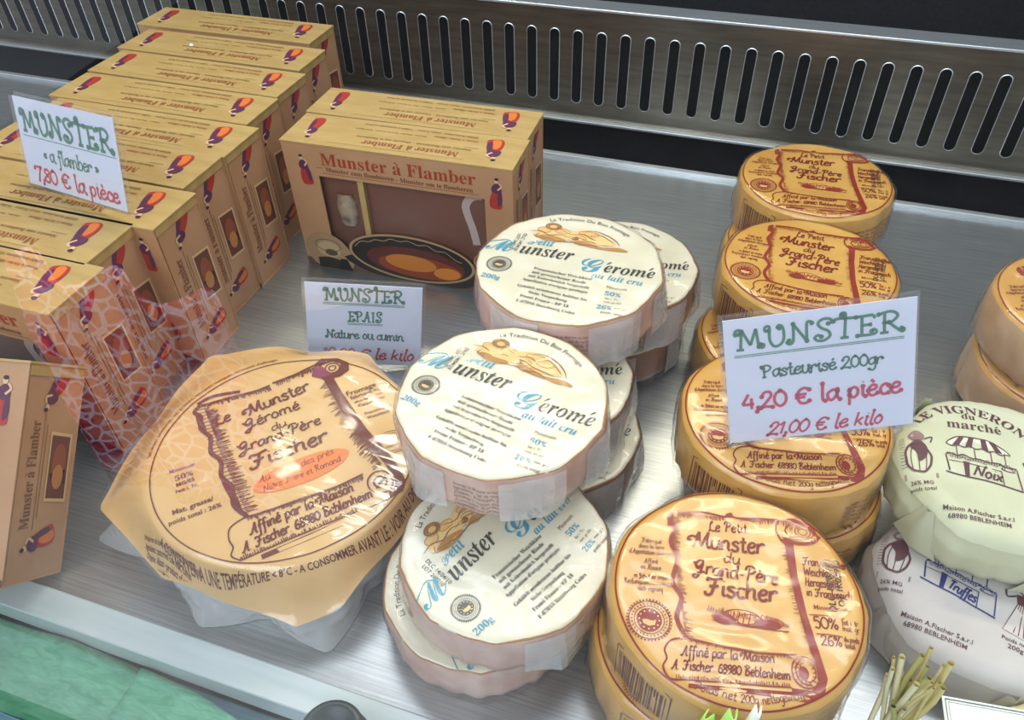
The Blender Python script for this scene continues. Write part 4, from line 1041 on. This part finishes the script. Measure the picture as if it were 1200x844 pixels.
def d1(P, w, h):
    P.hand('MUNSTER', (w*.05, h*.63), (w*.96, h*.615), xh=8.6, w=.25, caps=GC, balls=True, col=GRN); ul(P, w*.04, w*.98, h*.575, .5, GRN, False)
    P.hand('« a flamber »', (w*.22, h*.335), (w*.78, h*.335), xh=5.2, w=.225, balls=True, col='#4d8068')
    P.hand('7,80 € la pièce', (w*.09, h*.07), (w*.94, h*.07), xh=6.2, w=.25, balls=True, col=PNK)
def d2(P, w, h):
    P.hand('MUNSTER', (w*.16, h*.80), (w*.84, h*.80), xh=6.0, w=.225, caps=GC, balls=True, col=GRN); ul(P, w*.15, w*.85, h*.77, .5)
    P.hand('EPAIS', (w*.36, h*.55), (w*.65, h*.55), xh=5.0, w=.225, caps=GC, balls=True, col=GRN); ul(P, w*.35, w*.66, h*.525, .45)
    P.hand('Nature ou cumin', (w*.16, h*.33), (w*.84, h*.33), xh=4.0, w=.25, caps=GC, balls=True, col='#3d6e5c')
    P.hand('12,90 € le kilo', (w*.11, h*.07), (w*.93, h*.07), xh=5.4, w=.25, balls=True, col=PNK, slant=.22)
card_sign('large white price card standing on the yellow cheeses, green and pink curly lettering', (.0560, .3094, .0885), .0914, .0692, .2646, .3314, .1654, d3)
card_sign('white price card standing on the carton row, flamber lettering', (-.4300, .3415, .1250), .1037, .0587, -.2232, .2791, .0757, d1)
card_sign('white price card between the dish carton and the big flat cheese', (-.2456, .3612, .0062), .0799, .0657, .3828, .1427, -.121, d2)

# ------------------------------------------------------------------ odds and ends at the front edge
# green tissue
def tissue():
    m, nt, b = new_mat('green_fibre_tissue'); N = nt.nodes; L = nt.links
    tc = N.new('ShaderNodeTexCoord'); mp = N.new('ShaderNodeMapping'); L.new(tc.outputs['Object'], mp.inputs[0]); mp.inputs['Scale'].default_value = (1, 3.4, 1)
    n = N.new('ShaderNodeTexNoise'); n.inputs['Scale'].default_value = 60; n.inputs['Detail'].default_value = 12; n.inputs['Roughness'].default_value = .72; n.inputs['Distortion'].default_value = .9; L.new(mp.outputs[0], n.inputs['Vector'])
    cr = N.new('ShaderNodeValToRGB'); cr.color_ramp.elements[0].color = rgb('#34835a'); cr.color_ramp.elements[1].color = rgb('#74b393'); cr.color_ramp.elements[0].position = .35; cr.color_ramp.elements[1].position = .72
    L.new(n.outputs[0], cr.inputs[0]); L.new(cr.outputs[0], b.inputs['Base Color']); b.inputs['Roughness'].default_value = .7
    return m
gt = tissue()
m = MB(); rows = []
for i in range(26):
    x = -.50+.30*i/25; row_ = []
    for j in range(12):
        t = j/11; ymax = .1225+.0006*math.sin(x*60); ymin = .079+(.011*max(0, (x+.33))*4)
        if x > -.235: ymax -= (x+.235)*.9
        y = ymin+(max(ymax, ymin+.002)-ymin)*t
        row_.append((x, y, -.012+.0022*fbm(x, y, 1.3, 40)+.003*math.sin(x*50+y*90)*t))
    rows.append(row_)
m.grid(rows, gt, closed=False); o = m.build('green_tissue'); so = o.modifiers.new('thickness', 'SOLIDIFY'); so.thickness = .0006
tag(o, 'large sheet of green fibrous tissue in the channel between front rail and glass', 'tissue')
m = MB(); rows = []
for i in range(16):
    x = -.262+.075*i/15; row_ = []
    for j in range(8):
        t = j/7; y = .094+(.1215-.094-.010*(i/15)**2)*t
        row_.append((x, y, -.0085+.0015*fbm(x, y, 5.3, 60)))
    rows.append(row_)
m.grid(rows, gt, closed=False); o2 = m.build('green_tissue'); so = o2.modifiers.new('thickness', 'SOLIDIFY'); so.thickness = .0006
tag(o2, 'smaller folded piece of green tissue overlapping the big sheet by the rail', 'tissue')
# channel under the glass
m = MB(); m.box((-1.3, .04, -.022), (.75, .1238, -.016), mat('teal_grey_channel', '#5d7f8c', .35, metal=.5, var='#7394a0', vscale=30, stretch=(1, 6, 1))); 
tag(m.build('glass_channel', None, .001), 'blue grey metal channel that holds the front glass below the rail', 'channel')
# dark knob
def lathe(prof, n=40):
    return [[(r*math.cos(2*math.pi*j/n), r*math.sin(2*math.pi*j/n), z) for j in range(n)] for r, z in prof]
kn = empty('glass_clamp', (-.1345, .1120, -.0158)); tag(kn, 'dark green round clamp knob beside the bright front rail', 'clamp')
dg = mat('dark_green_plastic', '#0f2a25', .4)
m = MB(); m.grid(lathe(((.001, 0), (.0105, 0), (.0105, .0215), (.0172, .0225), (.0172, .0320), (.0160, .0342), (.0005, .0346))), dg); m.build('knob_base', kn)
m = MB(); m.grid(lathe(((.0005, .0346), (.0146, .0346), (.0152, .0356), (.0152, .045), (.0142, .047), (.011, .0472), (.010, .0455), (.0003, .045))), mat('dark_blue_green_plastic', '#122a2e', .4)); m.build('knob_cap', kn)

# straw tuft
st = empty('straw_bundle', (.112, .203, 0)); tag(st, 'tuft of dry yellow straw standing in front of the truffle stall cheese', 'straw')
rs = random.Random(5); sm_ = [mat('dry_straw', '#d9c884', .5), mat('green_straw', '#b9b46a', .5), mat('pale_straw', '#ece3b8', .5)]
for i in range(24):
    m = MB(); bx, by = rs.uniform(-.006, .006), rs.uniform(-.004, .004); tx, ty = bx*1.6+rs.uniform(-.010, .010), by+rs.uniform(-.010, .008); L_ = rs.uniform(.045, .073); rr = rs.uniform(.0007, .0015)
    rows = []
    for k in range(5):
        t = k/4; x = bx+(tx-bx)*t+.003*math.sin(t*3+i); y = by+(ty-by)*t; z = .0005+L_*t
        rows.append([(x+rr*math.cos(a*math.pi/3), y+rr*math.sin(a*math.pi/3), z) for a in range(6)])
    m.grid(rows, sm_[i % 3]); m.build('straw', st)
# pale cheese and small card
pc = empty('soft_cheese'); s = Shape(.046, .033, 41, facets=5, facet=.05, top_amp=.0015, edge=.010, pleat=.003)
py_ = mat('pale_yellow_green_paper', '#d2cf96', .4, coat=.3, var='#dedba8', vscale=30, bump=.3, bscale=70)
s.body('wrapped_body', py_, py_, pc); s.film(M['film'], pc, .0012, .002); put(pc, .192, .190, .0003, 0, 'pale yellow green cheese behind the small bordered card at the corner', None)
r = empty('label_card'); tag(r, 'small white card with a dark green border at the near corner', 'card')
r.location = (.1697, .1850, .0385); r.rotation_euler = (R_(8), 0, R_(7.2))
m = MB(); m.box((-.042, -.030, -.0006), (.042, .030, 0), mat('ivory_card', '#f1f3ea', .5)); m.build('paper_card', r)
P = Print()
for a, w_ in ((1.2, .5), (2.4, .25)):
    P.stroke([(-42+a, -30+a), (42-a, -30+a), (42-a, 30-a), (-42+a, 30-a), (-42+a, -30+a)], w_, '#2c4a34', sm=False)
P.text('Kaesekuche', (-4, 22), (14, 22), style='bi', col='#6b6b66'); P.text('Fromage', (-8, 14), (14, 14), style='bi', col='#6b6b66')
P.build('card_print', lambda x, y, e: (x, y, e), r)
# lime leaf and white petal
def blade(name, loc, label, cat, mt, Lb, wd, lean, yaw):
    m = MB(); rows = []
    for i in range(9):
        t = i/8; w_ = wd*math.sin(math.pi*(t*.86+.10))**.8
        y = Lb*math.sin(lean)*t; z = Lb*math.cos(lean)*t
        rows.append([(w_*u, y+.004*abs(u)**2+.002*t*t, z) for u in (-1, -.6, -.2, .2, .6, 1)])
    m.grid(rows, mt, closed=False); o = m.build(name); o.location = loc; o.rotation_euler = (0, 0, yaw)
    so = o.modifiers.new('thickness', 'SOLIDIFY'); so.thickness = .0006; tag(o, label, cat); return o
lm = mat('lime_leaf', '#a6dc5a', .4, var='#c9ee8a', vscale=60)
blade('garnish_leaf', (.0285, .1380, -.004), 'lime green leaf tip standing before the nearest yellow cheese', 'leaf', lm, .124, .0055, -.06, .2)
blade('garnish_leaf', (.0225, .1385, -.004), 'smaller lime green leaf leaning beside the leaf tip', 'leaf', lm, .112, .005, -.05, -.5)
blade('white_petal', (.0365, .1390, -.004), 'white pointed petal tip just beside the lime leaf', 'petal', mat('white_petal', '#eef2ea', .4), .128, .0032, -.05, .1)

# ------------------------------------------------------------------ front glass and what it mirrors
gm = bpy.data.materials.new('clear_glass'); gm.use_nodes = True; nt = gm.node_tree; nt.nodes.clear()
o_ = nt.nodes.new('ShaderNodeOutputMaterial'); tr = nt.nodes.new('ShaderNodeBsdfTransparent'); tr.inputs[0].default_value = (.975, .99, .985, 1)
gl = nt.nodes.new('ShaderNodeBsdfGlossy'); gl.inputs['Roughness'].default_value = .0; fr, ma = schlick(nt.nodes, nt.links, .055, 1)
mx = nt.nodes.new('ShaderNodeMixShader'); nt.links.new(ma.outputs[0], mx.inputs[0]); nt.links.new(tr.outputs[0], mx.inputs[1]); nt.links.new(gl.outputs[0], mx.inputs[2]); nt.links.new(mx.outputs[0], o_.inputs[0])
m = MB(); m.add([(-1.3, .060, -.016), (.75, .060, -.016), (.75, .030, .80), (-1.3, .030, .80)], [(0, 1, 2, 3)], gm)
tag(m.build('front_glass'), 'clear sloping front glass of the display case', 'glass')

# patterned red cloth of a customer, outside the glass: seen only as its reflection in the pane
def cobble_cloth():
    m, nt, b = new_mat('red_cobbled_print'); N = nt.nodes; L = nt.links
    tc = N.new('ShaderNodeTexCoord'); v = N.new('ShaderNodeTexVoronoi'); v.feature = 'DISTANCE_TO_EDGE'; v.inputs['Scale'].default_value = 58; L.new(tc.outputs['Object'], v.inputs['Vector'])
    cr = N.new('ShaderNodeValToRGB'); cr.color_ramp.elements[0].color = rgb('#e8d0f0'); cr.color_ramp.elements[1].color = rgb('#c4204c'); cr.color_ramp.elements[0].position = .05; cr.color_ramp.elements[1].position = .12
    L.new(v.outputs['Distance'], cr.inputs[0]); L.new(cr.outputs[0], b.inputs['Base Color']); b.inputs['Roughness'].default_value = .8
    return m
m = MB(); rows = []
for i in range(30):
    x = -.74+.27*i/29
    rows.append([(x, -.30-.10*(1-j/11)*0+.012*math.sin(x*60+j*.3)-.05*(j/11), -.44+.33*j/11+.01*math.sin(i*.5)) for j in range(12)])
m.grid(rows, cobble_cloth(), closed=False); o = m.build('patterned_cloth'); so = o.modifiers.new('thickness', 'SOLIDIFY'); so.thickness = .002
tag(o, 'red cloth with white cobbled print hanging outside the case, mirrored in the glass', 'cloth')
sp = bpy.data.lights.new('cloth_spot', 'SPOT'); sp.energy = 85; sp.spot_size = R_(30); sp.spot_blend = .4; sp.shadow_soft_size = .03  # added spotlight on the cloth alone, to brighten its reflection in the pane
so_ = bpy.data.objects.new('cloth_spot', sp); COL.objects.link(so_); so_.location = (-.50, -.02, .95); so_.rotation_euler = (Vector((-.62, -.30, -.26))-Vector((-.50, -.02, .95))).to_track_quat('-Z', 'Y').to_euler()
